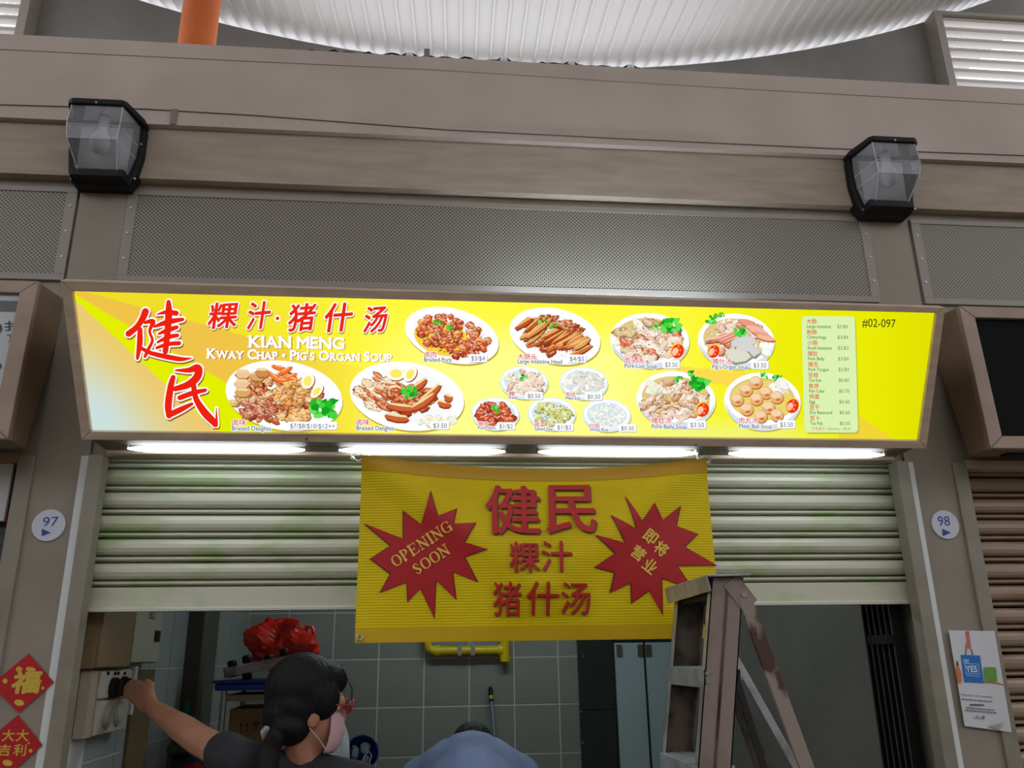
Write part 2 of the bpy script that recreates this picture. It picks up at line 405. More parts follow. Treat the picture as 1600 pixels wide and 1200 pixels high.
for x0, x1, lab in ((-4.2, XL-.01, 'perforated grey vent panel above the left neighbour sign'), (-1.10, 1.705, 'long perforated grey vent panel above the yellow lit sign'), (XR+.015, 5.0, 'perforated grey vent panel above the black neighbour sign')):
    t = thing('vent_panel', lab, 'vent panel', ((x0+x1)/2, .006, 2.86), 'perforated vent panels')
    boxo('perforated_sheet', x0+.035, x1-.035, .002, .012, 2.885, 3.205, M_PERF, t)
    boxo('edge_rail', x0, x1, -.002, .012, 3.205, 3.226, M_PGREY, t, bevel=.001)
    boxo('edge_rail', x0, x1, -.002, .012, 2.86, 2.885, M_PGREY, t, bevel=.001)
    for a in (x0, x1-.035): boxo('edge_stile', a, a+.035, -.002, .012, 2.885, 3.205, M_PGREY, t, bevel=.001)
    for k in range(3):
        for a in (x0+.017, x1-.017): MB().tube([(a, -.002, 2.95+k*.1), (a, -.005, 2.95+k*.1)], .004, 8).build('rivet', M_STEEL, t)

# thin conduits and cable clips on the beam
def wire(pxs, Y, r, name, label, m, cat='cable'):
    o = MB().tube([at(x, y, Y) for x, y in pxs], r, 6).build(name, m, base=True, smooth=True); return tag(o, label, cat)
M_WIRE = mat('thin_grey_wire', (92, 82, 74), .6)
wire([(-60, 160), (0, 163.5), (88, 166), (230, 170.5), (400, 180.5), (700, 203), (1000, 218), (1300, 232), (1600, 243), (1680, 247)], -.057, .002, 'cable', 'thin cable strung along the lower edge of the upper beam', M_WIRE)
wire([(-60, 74), (0, 77), (145, 84), (400, 96), (680, 109), (960, 127), (1200, 141), (1600, 163), (1680, 168)], -.0563, .0012, 'cable', 'faint thin wire across the middle of the upper beam', mat('beam_wire', (150, 136, 124), .7))
cl = at(272, 182, -.055); tag(boxo('cable_clip', cl.x-.011, cl.x+.011, -.06, -.055, cl.z-.035, cl.z+.03, mat('clip_grey', (130, 122, 116), .6), base=True), 'small grey cable clip on the beam right of the left lamp', 'clip')

# ================================================================== MAIN LIGHTBOX SIGN
YB, YT = -.20, -.465
oBL, oBR, oTL, oTR = at(130, 685, YB), at(1444, 699, YB), at(97, 437, YT), at(1473, 479, YT)
SP = Plane(oBL, oBR-oBL, oTL-oBL)
sign = thing('lightbox_sign', 'long yellow backlit menu sign with red calligraphy and dish photos', 'sign', ((oBL.x+oBR.x)/2, -.1, oBL.z))
def P3(v2, h=0): return SP.w(v2.x, v2.y, h)
O4 = [SP.px(130, 685), SP.px(1444, 699), SP.px(1473, 479), SP.px(97, 437)]
I4 = [SP.px(144.5, 672), SP.px(1432.5, 686.5), SP.px(1460, 488), SP.px(116, 454)]
for k in range(4):
    a, b, c, d = O4[k], O4[(k+1) % 4], I4[(k+1) % 4], I4[k]
    e = (b-a).normalized()*.0006
    MB().prism([P3(a+e, -.02), P3(b-e, -.02), P3(c-e, -.02), P3(d+e, -.02)], SP.n*.034).build('frame_rail', M_FRAME, sign, bevel=.002)
hz = -.02
body = MB()
f4 = [P3(v, hz-.002) for v in O4]
zt = max(f4[2].z, f4[3].z)
b4 = [Vector((f4[0].x, -.001, f4[0].z-.004)), Vector((f4[1].x, -.001, f4[1].z-.004)), Vector((f4[2].x, -.001, zt+.02)), Vector((f4[3].x, -.001, zt+.02))]
body.add(f4+b4, [(0, 1, 2, 3), (7, 6, 5, 4), (0, 4, 5, 1), (1, 5, 6, 2), (2, 6, 7, 3), (3, 7, 4, 0)]).build('casing', M_SIDE, sign)
zs = f4[0].z-.006
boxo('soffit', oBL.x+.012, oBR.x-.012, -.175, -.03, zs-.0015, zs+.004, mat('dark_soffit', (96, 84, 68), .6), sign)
boxo('bottom_lip', oBL.x+.01, oBR.x-.01, -.03, -.002, zs-.012, zs, M_FRAME, sign)
for x in (480, 722/4+300, 1085): 
    q = SP.px(x, 683 if x < 600 else 692); MB().tube([P3(q, .012), P3(q, .017)], .004, 8).build('screw', M_STEEL, sign)
def mixc(a, b, t):
    t = max(0, min(1, t)); return tuple(a[i]+(b[i]-a[i])*t for i in range(3))
def sstep(a, b, x): t = max(0, min(1, (x-a)/(b-a))); return t*t*(3-2*t)
def bgcol(x, y):
    t = (y-(452+(x-116)*.0255))/210
    c = mixc((240, 222, 40), (255, 250, 60), sstep(250, 620, x))
    c = mixc(c, (255, 255, 150), sstep(480, 700, x)*(1-sstep(900, 1120, x))*sstep(0, .45, t)*.9)
    c = mixc(c, (235, 236, 4), sstep(980, 1280, x)*(1-.35*sstep(.5, 1, t)*(1-sstep(1200, 1400, x))))
    c = mixc(c, (226, 226, 0), sstep(1330, 1450, x))
    c = mixc(c, (240, 248, 150), sstep(950, 1050, x)*(1-sstep(1180, 1330, x))*sstep(.75, 1, t)*.7)
    a = math.degrees(math.atan2(y-446, max(x-96, 1))); fade = 1-sstep(300, 620, x)
    e = min(1.2, 40/max(30, math.hypot(x-96, y-446)))
    c = mixc(c, (240, 196, 72), fade*sstep(16-e, 16+e, a)); c = mixc(c, (226, 240, 0), (1-sstep(340, 560, x))*sstep(32-e, 32+e, a))
    if a >= 45-e:
        k = sstep(45, 74, a); c2 = mixc((236, 204, 112), (204, 224, 222), k*sstep(480, 650, y)); c = mixc(c, c2, (1-sstep(300, 460, x))*sstep(45-e, 45+e, a))
    if x > 1030 and x < 1180 and abs((y-578)-(x-1030)*.13) < 9+(x-1030)*.03: c = mixc(c, (255, 214, 90), .8)
    if x > 1300 and y > 648+(1385-x)*-.35+(x-1340)*.1 and x < 1400 and y > 640+(x-1320)*.62: c = mixc(c, (242, 206, 70), .75)
    return c
NX, NY = 520, 84; vs = []; fs = []; cols = []
for j in range(NY+1):
    for i in range(NX+1):
        s, t = i/NX, j/NY; a = I4[3]+(I4[2]-I4[3])*s; b = I4[0]+(I4[1]-I4[0])*s; vs.append(P3(a+(b-a)*t, .0))
mb = MB(); mb.v = [Vector(v) for v in vs]
def pxof(s, t):
    ax, ay = 116+(1460-116)*s, 454+(488-454)*s; bx, by = 144.5+(1432.5-144.5)*s, 672+(686.5-672)*s
    return ax+(bx-ax)*t, ay+(by-ay)*t
for j in range(NY):
    for i in range(NX):
        k = j*(NX+1)+i; mb.f.append((k, k+NX+1, k+NX+2, k+1)); mb.c.append(lin(bgcol(*pxof((i+.5)/NX, (j+.5)/NY))))
panel = mb.build('lit_panel', PRINT_LIT, sign); panel['label'] = 'yellow backlit sign face with printed rays'

# brush characters
def zb(pts): return [(180+x/5.217, 450+y/5.217, wd/5.217) for x, y, wd in pts]
BRUSH = [[(250, 190, 58), (225, 250, 52), (180, 315, 46), (112, 372, 52)], [(205, 335, 40), (203, 450, 48), (184, 572, 26)],
 [(245, 280, 26), (312, 272, 42), (284, 350, 24), (306, 425, 24), (272, 500, 28), (246, 556, 26)],
 [(222, 492, 30), (300, 530, 36), (430, 560, 42), (540, 578, 36), (625, 570, 8)],
 [(438, 112, 36), (440, 200, 58), (430, 350, 52), (412, 515, 46)], [(345, 213, 10), (420, 196, 36), (500, 204, 44)],
 [(325, 312, 22), (430, 276, 44), (552, 254, 30)], [(358, 372, 18), (430, 342, 40), (505, 318, 32)],
 [(350, 440, 20), (430, 400, 36), (510, 384, 32)], [(342, 486, 24), (430, 456, 34), (524, 448, 36)],
 [(497, 668, 16), (600, 668, 42), (676, 650, 64), (672, 720, 64), (600, 784, 58), (492, 820, 42)],
 [(476, 725, 40), (456, 800, 52), (436, 950, 58), (442, 1040, 44)], [(440, 1034, 48), (540, 986, 46), (628, 942, 26)],
 [(530, 892, 42), (640, 852, 42), (738, 830, 30)], [(642, 790, 44), (662, 900, 46), (730, 1010, 62), (800, 1084, 56), (826, 1112, 30), (828, 975, 6)]]
pr = Print(SP, .0012)
for st in BRUSH: pr.stroke(zb(st), (150, 96, 40), 2.2, 1.2, 2.6)
pr.h += .0002
for st in BRUSH: pr.stroke(zb(st), (255, 255, 255), 2.3)
pr.h += .0002
for st in BRUSH: pr.stroke(zb(st), (238, 34, 16), 0)
pr.build('brush_lettering', PRINT_LIT, panel, 'two large red brush characters outlined in white')
pr = Print(SP, .0012)
for ch, cx, cy, wd, hh in (('粿', 348, 494, 44, 40), ('汁', 404, 494, 34, 42), ('猪', 471, 497, 40, 42), ('什', 528, 497, 42, 44), ('汤', 586, 500, 34, 40)):
    for c, off, dx, dy in (((160, 110, 40), .06, .8, 1.8), ((255, 255, 255), .06, 0, 0), ((236, 40, 24), .02, 0, 0)):
        pr.text(ch, (cx-wd/2-2, cy+hh/2), (cx+wd/2-2, cy+hh/2-3), (cx-wd/2+4, cy-hh/2), c, off, box=0, dx=dx, dy=dy)
for r_, c in ((5, (255, 255, 255)), (2.8, (236, 40, 24))): pr.ell(434, 497, r_, r_, c)
def serif(pr, t, x0, x1, yb, h, c, sl, big=None, off=.03, dx=0, dy=0):
    """letters set as small capitals with slab ends"""
    pos = [];
    wds = []
    for i, ch in enumerate(t):
        if ch == ' ': wds.append((.32, 1)); continue
        v, _ = glyphs(ch.upper(), 0); s = 1.0 if (big is None or ch.isupper() or ch in "•'") else .8
        wd = max(p[0] for p in v)-min(p[0] for p in v); wds.append(((wd*1.15+.14)*s, s))
    tot = sum(a for a, s in wds); x = x0; k = (x1-x0)/tot
    for ch, (a, s) in zip(t, wds):
        if ch != ' ':
            y = yb+sl*(x-x0); xe = x+(a-.12*s)*k
            if ch == "'": pr.text(ch, (x, y-h*.65), (xe-1, y-h*.65), (x, y-h), c, off, dx=dx, dy=dy, box=0)
            elif ch == '•': pr.ell((x+xe)/2+dx, y-h*.45+dy, h*.2, h*.2, c)
            else:
                pr.text(ch.upper(), (x, y), (xe, y+sl*(xe-x)), (x, y-h*s), c, off, dx=dx, dy=dy, box=0)
                hs = h*s; q = h*.11
                feet = {'K': [(0, 0), (0, 1), (.85, 0), (.85, 1)], 'I': [(.5, 0), (.5, 1)], 'A': [(.08, 0), (.92, 0)], 'N': [(.06, 0), (.06, 1), (.94, 1)], 'M': [(.06, 0), (.94, 0)],
                        'P': [(.12, 0)], 'R': [(.12, 0), (.9, 0)], 'H': [(.1, 0), (.1, 1), (.9, 0), (.9, 1)], 'Y': [(.5, 0), (.06, 1), (.94, 1)], 'W': [(.05, 1), (.95, 1)], 'U': [(.08, 1), (.92, 1)], 'E': [], }.get(ch.upper(), [])
                for fx, fy in feet:
                    X = x+(xe-x)*fx+dx; Yy = y-hs*fy+(q/2 if fy else -q/2)+dy; hw = h*.17
                    pr.poly([(X-hw, Yy-q/2), (X+hw, Yy-q/2), (X+hw, Yy+q/2), (X-hw, Yy+q/2)], c)
        x += a*k
for c, dx, dy in (((176, 120, 50), .9, 1.4), ((255, 255, 255), 0, 0)):
    serif(pr, 'KIAN MENG', 391, 541, 541, 17.5, c, .02, dx=dx, dy=dy, off=.035)
    serif(pr, "Kway Chap • Pig's Organ Soup", 326, 614, 558, 14.5, c, .0175, big=True, dx=dx, dy=dy, off=.035)
pr.build('stall_name_lettering', PRINT_LIT, panel, 'red characters and white English stall name')

# dish pictures
rnd = random.Random(3)
def blob(pr, x, y, w_, h_, rot, c, n=7, j=.25):
    P = []
    for k in range(n):
        a = 2*math.pi*k/n; rr = 1+rnd.uniform(-j, j); px, py = w_/2*rr*math.cos(a), h_/2*rr*math.sin(a)
        P.append((x+px*math.cos(R(rot))-py*math.sin(R(rot)), y+px*math.sin(R(rot))+py*math.cos(R(rot))))
    pr.poly(P, c)
def dk(c, k): return tuple(max(0, min(255, v*k)) for v in c)
def pile(pr, cx, cy, rx, ry, n, pal, size, rot0=0, rj=60, asp=1.6, prot=0):
    pts = []; n = int(n*1.7); size *= .88
    for _ in range(n):
        while True:
            a, b = rnd.uniform(-1, 1), rnd.uniform(-1, 1)
            if a*a+b*b < 1: break
        pts.append((a, b))
    pts.sort(key=lambda p: p[1])
    for a, b in pts:
        x, y = a*rx, b*ry; x, y = cx+x*math.cos(R(prot))-y*math.sin(R(prot)), cy+x*math.sin(R(prot))+y*math.cos(R(prot))
        c = rnd.choice(pal); s = size*rnd.uniform(.75, 1.25); rot = rot0+rnd.uniform(-rj, rj)
        blob(pr, x+.5, y+.9, s*asp, s, rot, dk(c, .86 if sum(c) > 640 else .68)); blob(pr, x, y, s*asp*.92, s*.86, rot, c); blob(pr, x-.4, y-s*.16, s*asp*.6, s*.32, rot, mixc(c, (255, 240, 200), .5), 6)
    for _ in range(n*2):
        a, t_ = math.sqrt(rnd.random()), rnd.uniform(0, 6.283); x, y = a*math.cos(t_)*rx, a*math.sin(t_)*ry
        x, y = cx+x*math.cos(R(prot))-y*math.sin(R(prot)), cy+x*math.sin(R(prot))+y*math.cos(R(prot)); c = rnd.choice(pal)
        blob(pr, x, y, rnd.uniform(2, 5.5), rnd.uniform(1, 2.2), rot0+rnd.uniform(-60, 60), rnd.choice([dk(c, .84 if sum(c) > 640 else .6), dk(c, .92 if sum(c) > 640 else .78), mixc(c, (255, 250, 235), .6)]), 5)
def herb(pr, x, y, s, n=9):
    for k in range(n):
        c = rnd.choice([(40, 190, 40), (70, 215, 60), (25, 160, 35), (110, 225, 90)])
        blob(pr, x+rnd.uniform(-s, s), y+rnd.uniform(-s*.7, s*.7), s*rnd.uniform(.6, 1.0), s*rnd.uniform(.45, .8), rnd.uniform(0, 180), c, 8, .35)
def plate(pr, cx, cy, rx, ry, rot, rim=(255, 255, 255), bowl=False):
    pr.ell(cx+1.2, cy+3, rx, ry, (196, 176, 50), rot, 40); pr.ell(cx, cy, rx, ry, rim, rot, 40)
    if bowl:
        pr.ell(cx, cy+ry*.12, rx*.96, ry*.9, (214, 226, 242), rot, 36); pr.ell(cx, cy-ry*.06, rx*.97, ry*.88, (255, 255, 255), rot, 36); pr.ell(cx, cy-ry*.08, rx*.86, ry*.74, (226, 200, 130), rot, 36)
    else: pr.ell(cx, cy, rx*.8, ry*.76, (248, 250, 252), rot, 36)
def tomato(pr, x, y, s):
    pr.ell(x, y, s, s*1.15, (250, 205, 70), 25); pr.ell(x+.5, y+1, s*.84, s*1.0, (235, 50, 24), 25); pr.ell(x-s*.3, y+s*.15, s*.42, s*.6, (255, 200, 170), 25)
    for k in range(4): pr.ell(x+s*.3*math.cos(k*1.2-1.3)+s*.1, y+s*.6*math.sin(k*1.2-1.3), s*.13, s*.18, (255, 150, 90), n=8)
def egg(pr, x, y, a, b, rot):
    pr.ell(x+1.5, y+1.5, a, b, (170, 78, 30), rot); pr.ell(x, y, a, b, (255, 252, 235), rot); pr.ell(x, y+.5, a*.62, b*.6, (250, 236, 110), rot)
def price(pr, t, x0, x1, yb, h=7.0, box=True):
    if box:
        pr.rrect(x0-3.2, yb-h-2.2, x1+4.2, yb+3.4, 2, (170, 170, 190)); pr.rrect(x0-4, yb-h-3, x1+3.4, yb+2.4, 2, (255, 255, 255))
    pr.line(t, x0, x1, yb, h, (88, 96, 124), .0, sl=.01)
def caption(pr, zh, x0, x1, y, hz_, en, ex1, yb, he=6.4):
    for c, off in (((255, 255, 255), .09), ((226, 62, 66), .012)): pr.line(zh, x0, x1, y+hz_/2, hz_, c, off, cap=False, sl=.01, box=0)
    for c, off in (((255, 255, 255), .12), ((70, 96, 130), .012)): pr.line(en, x0, ex1, yb, he, c, off, sl=.012, box=0)
BR = [(196, 88, 44), (214, 112, 58), (176, 70, 36), (224, 140, 84), (200, 100, 62)]
TAN = [(224, 168, 104), (236, 188, 124), (206, 142, 84), (240, 200, 150)]
PALE = [(252, 240, 226), (244, 222, 204), (236, 206, 184), (255, 250, 240), (226, 184, 160)]
def dish(fn, label):
    pr = Print(SP, .0012); fn(pr); pr.build('dish_picture', PRINT_LIT, panel, label)
def d1(pr):
    plate(pr, 444, 618, 92, 54, 9)
    pile(pr, 430, 620, 66, 36, 64, BR+TAN, 13)
    for x, y in ((381, 582), (380, 597), (381, 611), (404, 586), (412, 580)): blob(pr, x+1, y+2, 26, 17, 2, (170, 110, 60), 6, .1); blob(pr, x, y, 25, 15, 2, rnd.choice(TAN), 6, .1); blob(pr, x, y-5, 22, 5, 2, (246, 214, 160), 6, .1)
    for x, y, r_ in ((438, 572, 12), (447, 577, -30), (430, 586, 40), (455, 586, -20), (442, 592, 5), (462, 591, 15)): blob(pr, x, y+1, 25, 9, r_, (190, 70, 20), 8, .12); blob(pr, x, y, 24, 8, r_, (244, 120, 44), 8, .12); blob(pr, x, y-2, 16, 2.6, r_, (255, 190, 130), 6, .1)
    pile(pr, 458, 612, 24, 18, 16, [(240, 170, 90), (250, 190, 110), (226, 146, 70)], 9, asp=2.2)
    pile(pr, 405, 635, 26, 13, 16, [(190, 96, 72), (176, 84, 60), (214, 130, 100)], 12)
    pile(pr, 470, 645, 17, 8, 9, [(250, 196, 120), (240, 176, 96)], 11)
    egg(pr, 483, 591, 10, 13, 20); egg(pr, 497, 607, 7, 13, 40)
    herb(pr, 507, 634, 17, 30)
    caption(pr, '卤味', 366, 388, 655, 9.5, 'Braised Delights', 426, 667.5, 6.8); price(pr, '$7/$8/$10/$12++', 456, 525, 664, 7)
def d2(pr):
    plate(pr, 636, 619, 90, 53, 9)
    pile(pr, 596, 613, 38, 28, 34, [(222, 120, 60), (244, 214, 170), (206, 96, 44), (250, 232, 200)], 8, 25, 14, 3.2)
    egg(pr, 619, 582, 15, 11, 0); egg(pr, 641, 583, 9, 13, 35)
    pile(pr, 640, 622, 40, 20, 30, BR, 13, 10, 30)
    for x, y, l, r_ in ((672, 612, 46, -40), (660, 626, 50, -32), (655, 598, 30, -35), (625, 633, 44, 8), (620, 649, 40, 8), (694, 628, 22, 10), (700, 618, 14, 20)):
        blob(pr, x+1, y+3, l, 13, r_, (150, 60, 30), 8, .1); blob(pr, x, y+1, l, 11, r_, (206, 100, 56), 8, .1); blob(pr, x, y-3, l*.95, 4, r_, (250, 222, 160), 8, .1)
    pile(pr, 684, 655, 30, 5, 9, [(240, 246, 226), (250, 250, 236), (222, 232, 200)], 12, -8, 12)
    herb(pr, 640, 610, 11, 14)
    caption(pr, '卤味', 558, 578, 656, 9.5, 'Braised Delights', 616, 668.5, 6.8); price(pr, '$3.50', 677, 698, 665, 7)
def d3(pr):
    plate(pr, 706, 524, 75, 42, 15); pr.ell(690, 528, 44, 27, (250, 210, 70), 15)
    pile(pr, 708, 525, 56, 29, 70, [(206, 82, 44), (222, 104, 56), (190, 66, 36), (236, 150, 90)], 11.5, 0, 40, 1.2, 18)
    herb(pr, 684, 502, 6, 7); herb(pr, 703, 510, 6, 7)
    caption(pr, '卤肉', 663, 682, 551, 9, 'Braised Pork', 706, 562.5); price(pr, '$3/$4', 736, 757, 561)
def d4(pr):
    plate(pr, 867, 525, 72, 43, 13)
    pile(pr, 867, 526, 50, 28, 40, BR, 9, -30, 30, 2.2, 13)
    for k in range(34):
        t = k/33; x = 818+t*92+rnd.uniform(-4, 4); y = 512+t*32-math.sin(t*math.pi)*6+rnd.uniform(-9, 9); l = rnd.uniform(34, 50)*(1-.35*abs(t-.5)); r_ = -38+rnd.uniform(-8, 8)+t*10
        c = rnd.choice(BR+TAN[:1]); blob(pr, x+.8, y+1.8, l, 9, r_, (130, 58, 22), 9, .1); blob(pr, x, y, l, 7.5, r_, c, 9, .1); blob(pr, x-.5, y-2.2, l*.95, 2.2, r_, (246, 196, 116), 8, .1)
    pile(pr, 882, 505, 20, 6, 9, BR, 6, 10, 20, 3)
    herb(pr, 848, 500, 6, 6); herb(pr, 865, 506, 6, 7)
    caption(pr, '大肠头', 808, 838, 555, 9, 'Large Intestine Head', 877, 565.5); price(pr, '$4/$5', 889, 911, 562)
def soup(cx, cy, rx, ry): return lambda pr: plate(pr, cx, cy, rx, ry, 5, bowl=True)
def d5(pr):
    soup(1015, 532, 62, 43)(pr); pile(pr, 1012, 531, 50, 29, 54, PALE+[(226, 110, 80)], 12, 0, 50)
    pile(pr, 975, 516, 10, 8, 6, [(226, 196, 140)], 14); tomato(pr, 1056, 546, 11); herb(pr, 1045, 505, 14, 22); herb(pr, 1020, 507, 7, 7)
    caption(pr, '肉头汤', 974, 1003, 561, 9, 'Pork Loin Soup', 1024, 572.5); price(pr, '$3.50', 1037, 1056, 571)
def d6(pr):
    soup(1150, 533, 60, 43)(pr); pile(pr, 1150, 528, 48, 28, 34, PALE+[(224, 150, 120)], 11)
    for k in range(9): x, y = 1106+k*4.4, 520+abs(k-4)*2+k*1.2; blob(pr, x+10, y+1.5, 34, 10, -24, (150, 70, 50), 8, .1); blob(pr, x+10, y, 34, 8.5, -24, rnd.choice([(214, 130, 104), (226, 148, 120), (200, 112, 88)]), 8, .1); blob(pr, x+10, y-3, 32, 2, -24, (250, 204, 176), 8, .1)
    for k in range(6): x, y = 1165+k*6, 502+k*5; blob(pr, x, y+1, 32, 10, 14, (176, 90, 66), 8, .12); blob(pr, x, y, 32, 8, 14, rnd.choice([(236, 160, 134), (246, 186, 160)]), 8, .12)
    for x, y, r_ in ((1158, 534, -8), (1150, 548, -14), (1165, 547, 6), (1152, 556, 0)): blob(pr, x+1, y+1.5, 42, 22, r_, (150, 146, 126), 7, .15); blob(pr, x, y, 42, 20, r_, rnd.choice([(224, 222, 204), (206, 208, 190), (214, 214, 214)]), 7, .15)
    for x, y in ((1192, 540), (1195, 550)): blob(pr, x, y+2, 18, 15, 20, (214, 222, 190), 5, .1); blob(pr, x, y-1, 17, 12, 20, (250, 254, 250), 5, .1)
    tomato(pr, 1113, 547, 10); herb(pr, 1112, 497, 9, 9); herb(pr, 1124, 491, 5, 5); herb(pr, 1157, 516, 10, 9)
    caption(pr, '猪什汤', 1111, 1141, 563, 9, "Pig's Organ Soup", 1167, 574.5); price(pr, '$3.50', 1175, 1195, 572.5)
def d7(pr):
    soup(1056, 624, 62, 44)(pr); pile(pr, 1054, 625, 50, 30, 58, PALE+[(214, 150, 106), (222, 166, 124)], 9, -15, 40, 2.4)
    pile(pr, 1018, 604, 8, 8, 5, [(246, 246, 220)], 14); tomato(pr, 1095, 637, 11); herb(pr, 1088, 598, 14, 20); herb(pr, 1058, 592, 7, 7); herb(pr, 1077, 582, 6, 6)
    caption(pr, '猪肚汤', 1016, 1046, 654, 9, 'Pork Belly Soup', 1070, 666.5); price(pr, '$3.50', 1076, 1097, 664.5)
def d8(pr):
    soup(1191, 627, 60, 45)(pr); pr.ell(1190, 625, 48, 31, (236, 214, 110), 5)
    pile(pr, 1222, 606, 14, 9, 6, [(252, 252, 250)], 14)
    for x, y in ((1180, 597), (1165, 609), (1196, 613), (1151, 624), (1181, 623), (1213, 620), (1166, 639), (1200, 636), (1188, 650), (1213, 648)):
        pr.ell(x+.8, y+1.5, 10.6, 10.2, (176, 100, 44), n=16); pr.ell(x, y, 10.3, 9.8, (232, 180, 124), n=16); pr.ell(x-1, y-3, 8, 5.6, (246, 214, 172), n=14); pr.ell(x+2, y+4, 4, 2.4, (226, 120, 50), n=10)
    tomato(pr, 1237, 633, 11); herb(pr, 1195, 586, 7, 8); herb(pr, 1213, 590, 7, 7)
    caption(pr, '肉丸汤', 1154, 1183, 656, 9, 'Meat Ball Soup', 1205, 668); price(pr, '$3.50', 1218, 1238, 666)
def small(cx, cy, pal, size, n, zh, x0, zx, en, ex, yz, yb, pt, px0, px1, hb=None, asp=1.6):
    def f(pr):
        pr.ell(cx+.8, cy+2, 38, 26, (190, 180, 70), 4); pr.ell(cx, cy, 38, 26, (224, 238, 244), 4); pr.ell(cx, cy-2, 36, 23, (250, 253, 255), 4); pr.ell(cx, cy-1, 31, 19, (214, 232, 238), 4)
        pile(pr, cx, cy-1, 28, 17, n, pal, size, 0, 60, asp)
        if hb: herb(pr, *hb)
        caption(pr, zh, x0, zx, yz, 7.5, en, ex, yb, 5); price(pr, pt, px0, px1, yb-1.5, 6.4)
    return f
dish(d1, 'oval plate of braised delights with lettuce and egg'); dish(d2, 'oval plate of braised delights with sliced sausage'); dish(d3, 'oval plate of braised pork'); dish(d4, 'oval plate of sliced large intestine')
dish(d5, 'bowl of pork loin soup'); dish(d6, 'bowl of organ soup with pink slices'); dish(d7, 'bowl of pork belly soup'); dish(d8, 'bowl of meat ball soup')
dish(small(819, 598, PALE+[(250, 240, 214)], 9, 26, '粿', 795, 804, 'Kway', 809, 614, 622, '$0.50', 824, 844, (817, 588, 6, 7), 2.2), 'small bowl of flat noodles')
dish(small(912, 599, [(244, 244, 238), (228, 226, 216), (252, 252, 250)], 7, 30, '面线', 883, 898, 'Mee Sua', 906, 615, 623, '$0.50', 917, 937, None, 2.4), 'small bowl of white thread noodles')
dish(small(774, 647, [(204, 74, 40), (222, 96, 56), (184, 60, 34)], 11, 20, '猪皮', 747, 763, 'Pork Skin', 774, 661, 669.5, '$1/$2', 780, 801, (774, 638, 7, 8), 1.8), 'small bowl of red braised pork skin')
dish(small(862, 647, [(222, 226, 150), (200, 206, 110), (238, 240, 196), (186, 190, 90)], 10, 26, '咸菜', 835, 851, 'Salted Veg.', 864, 662, 671, '$1/$2', 870, 892, None, 1.4), 'small bowl of salted vegetables')
dish(small(948, 649, [(255, 255, 255), (246, 250, 248), (232, 244, 238)], 5, 50, '白饭', 920, 936, 'White Rice', 949, 663, 671.5, '$0.50', 969, 989, None, 1.3), 'small bowl of white rice')
# side price list and unit number
pr = Print(SP, .0012); pr.rrect(1254, 496, 1337, 678, 6, (186, 190, 60), .03); pr.rrect(1252, 494, 1335.5, 675.5, 6, (220, 242, 176), .028)
rows = [('大肠', 'Large Intestine', 38, '$3/$4'), ('粉肠', 'Chitterlings', 30, '$3/$4'), ('小肠', 'Small Intestine', 38, '$2/$3'), ('猪肚', 'Pork Belly', 26, '$3/$4'), ('猪舌', 'Pork Tongue', 32, '$3/$4'),
        ('豆枝', 'Tao Kee', 20, '$0.80'), ('鱼饼', 'Fish Cake', 24, '$0.70'), ('鸡蛋', 'Egg', 9, '$0.60'), ('豆干', 'Dry Beancurd', 35, '$0.60'), ('豆卜', 'Tao Pok', 20, '$0.50')]
for i, (zh, en, wd, p) in enumerate(rows):
    x = 1260+i*.52; y = 505.6+i*16.75
    pr.line(zh, x, x+15.5, y, 7.6, (222, 74, 44), .012, cap=False, sl=.01); pr.line(en, x+.4, x+wd, y+6.6, 5, (70, 112, 74), .008, sl=.012); pr.line(p, 1308+i*.35, 1324.5+i*.3, y+7, 5.4, (112, 128, 96), 0, sl=.01)
pr.line('打包盒子', 1268, 1288, 671.5, 5, (222, 84, 54), 0, cap=False); pr.line('Takeaway  + $0.20', 1291, 1328, 671, 3.4, (110, 130, 100), 0)
pr.line('#02-097', 1346, 1398, 510, 12.5, (74, 76, 20), .006, sl=.025)
pr.build('price_list', PRINT_LIT, panel, 'pale green price list and the unit number')

# tubes under the sign, unseen tube added on top for the vent panel glow
M_TUBE = emit('tube_light_glow', (232, 246, 255), 11.0)
for i, (x0, x1, y) in enumerate(((197, 480, 699), (527, 792, 701), (838, 1092, 703), (1135, 1383, 707))):
    a, b = at(x0, y, -.105), at(x1, y, -.105); z = zs-.0135
    t = thing('tube_light', ('leftmost', 'second from left', 'third from left', 'rightmost')[i]+' of four glowing tube lights under the yellow sign', 'tube light', ((a.x+b.x)/2, -.105, z), 'tube lights under the sign')
    MB().tube([(a.x, -.105, z), (a.x+.01, -.105, z), (a.x+.035, -.105, z), (a.x+.07, -.105, z), (b.x-.07, -.105, z), (b.x-.035, -.105, z), (b.x-.01, -.105, z), (b.x, -.105, z)], [.001, .0035, .0075, .0112, .0112, .0075, .0035, .001], 12).build('glass_tube', M_TUBE, t, smooth=True)
    for xx in (a.x+.002, b.x-.002): boxo('end_holder', xx-.004, xx+.004, -.109, -.101, z-.003, z+.0115, mat('tube_cap', (190, 192, 194), .4, .5), t)
t = thing('tube_light', 'unseen tube light added on top of the yellow sign, washing the vent panel', 'tube light', (.65, -.12, zt+.03))
MB().tube([(.25, -.13, zt+.052), (1.05, -.13, zt+.052)], .013, 12).build('glass_tube', emit('added_top_tube_glow', (215, 235, 255), 60.0), t, smooth=True)
boxo('batten', .22, 1.08, -.15, -.11, zt+.022, zt+.03, mat('tube_cap', (190, 192, 194), .4, .5), t)
for xx in (.23, 1.07): boxo('end_holder', xx-.018, xx+.018, -.145, -.115, zt+.03, zt+.066, MATS['tube_cap'], t)

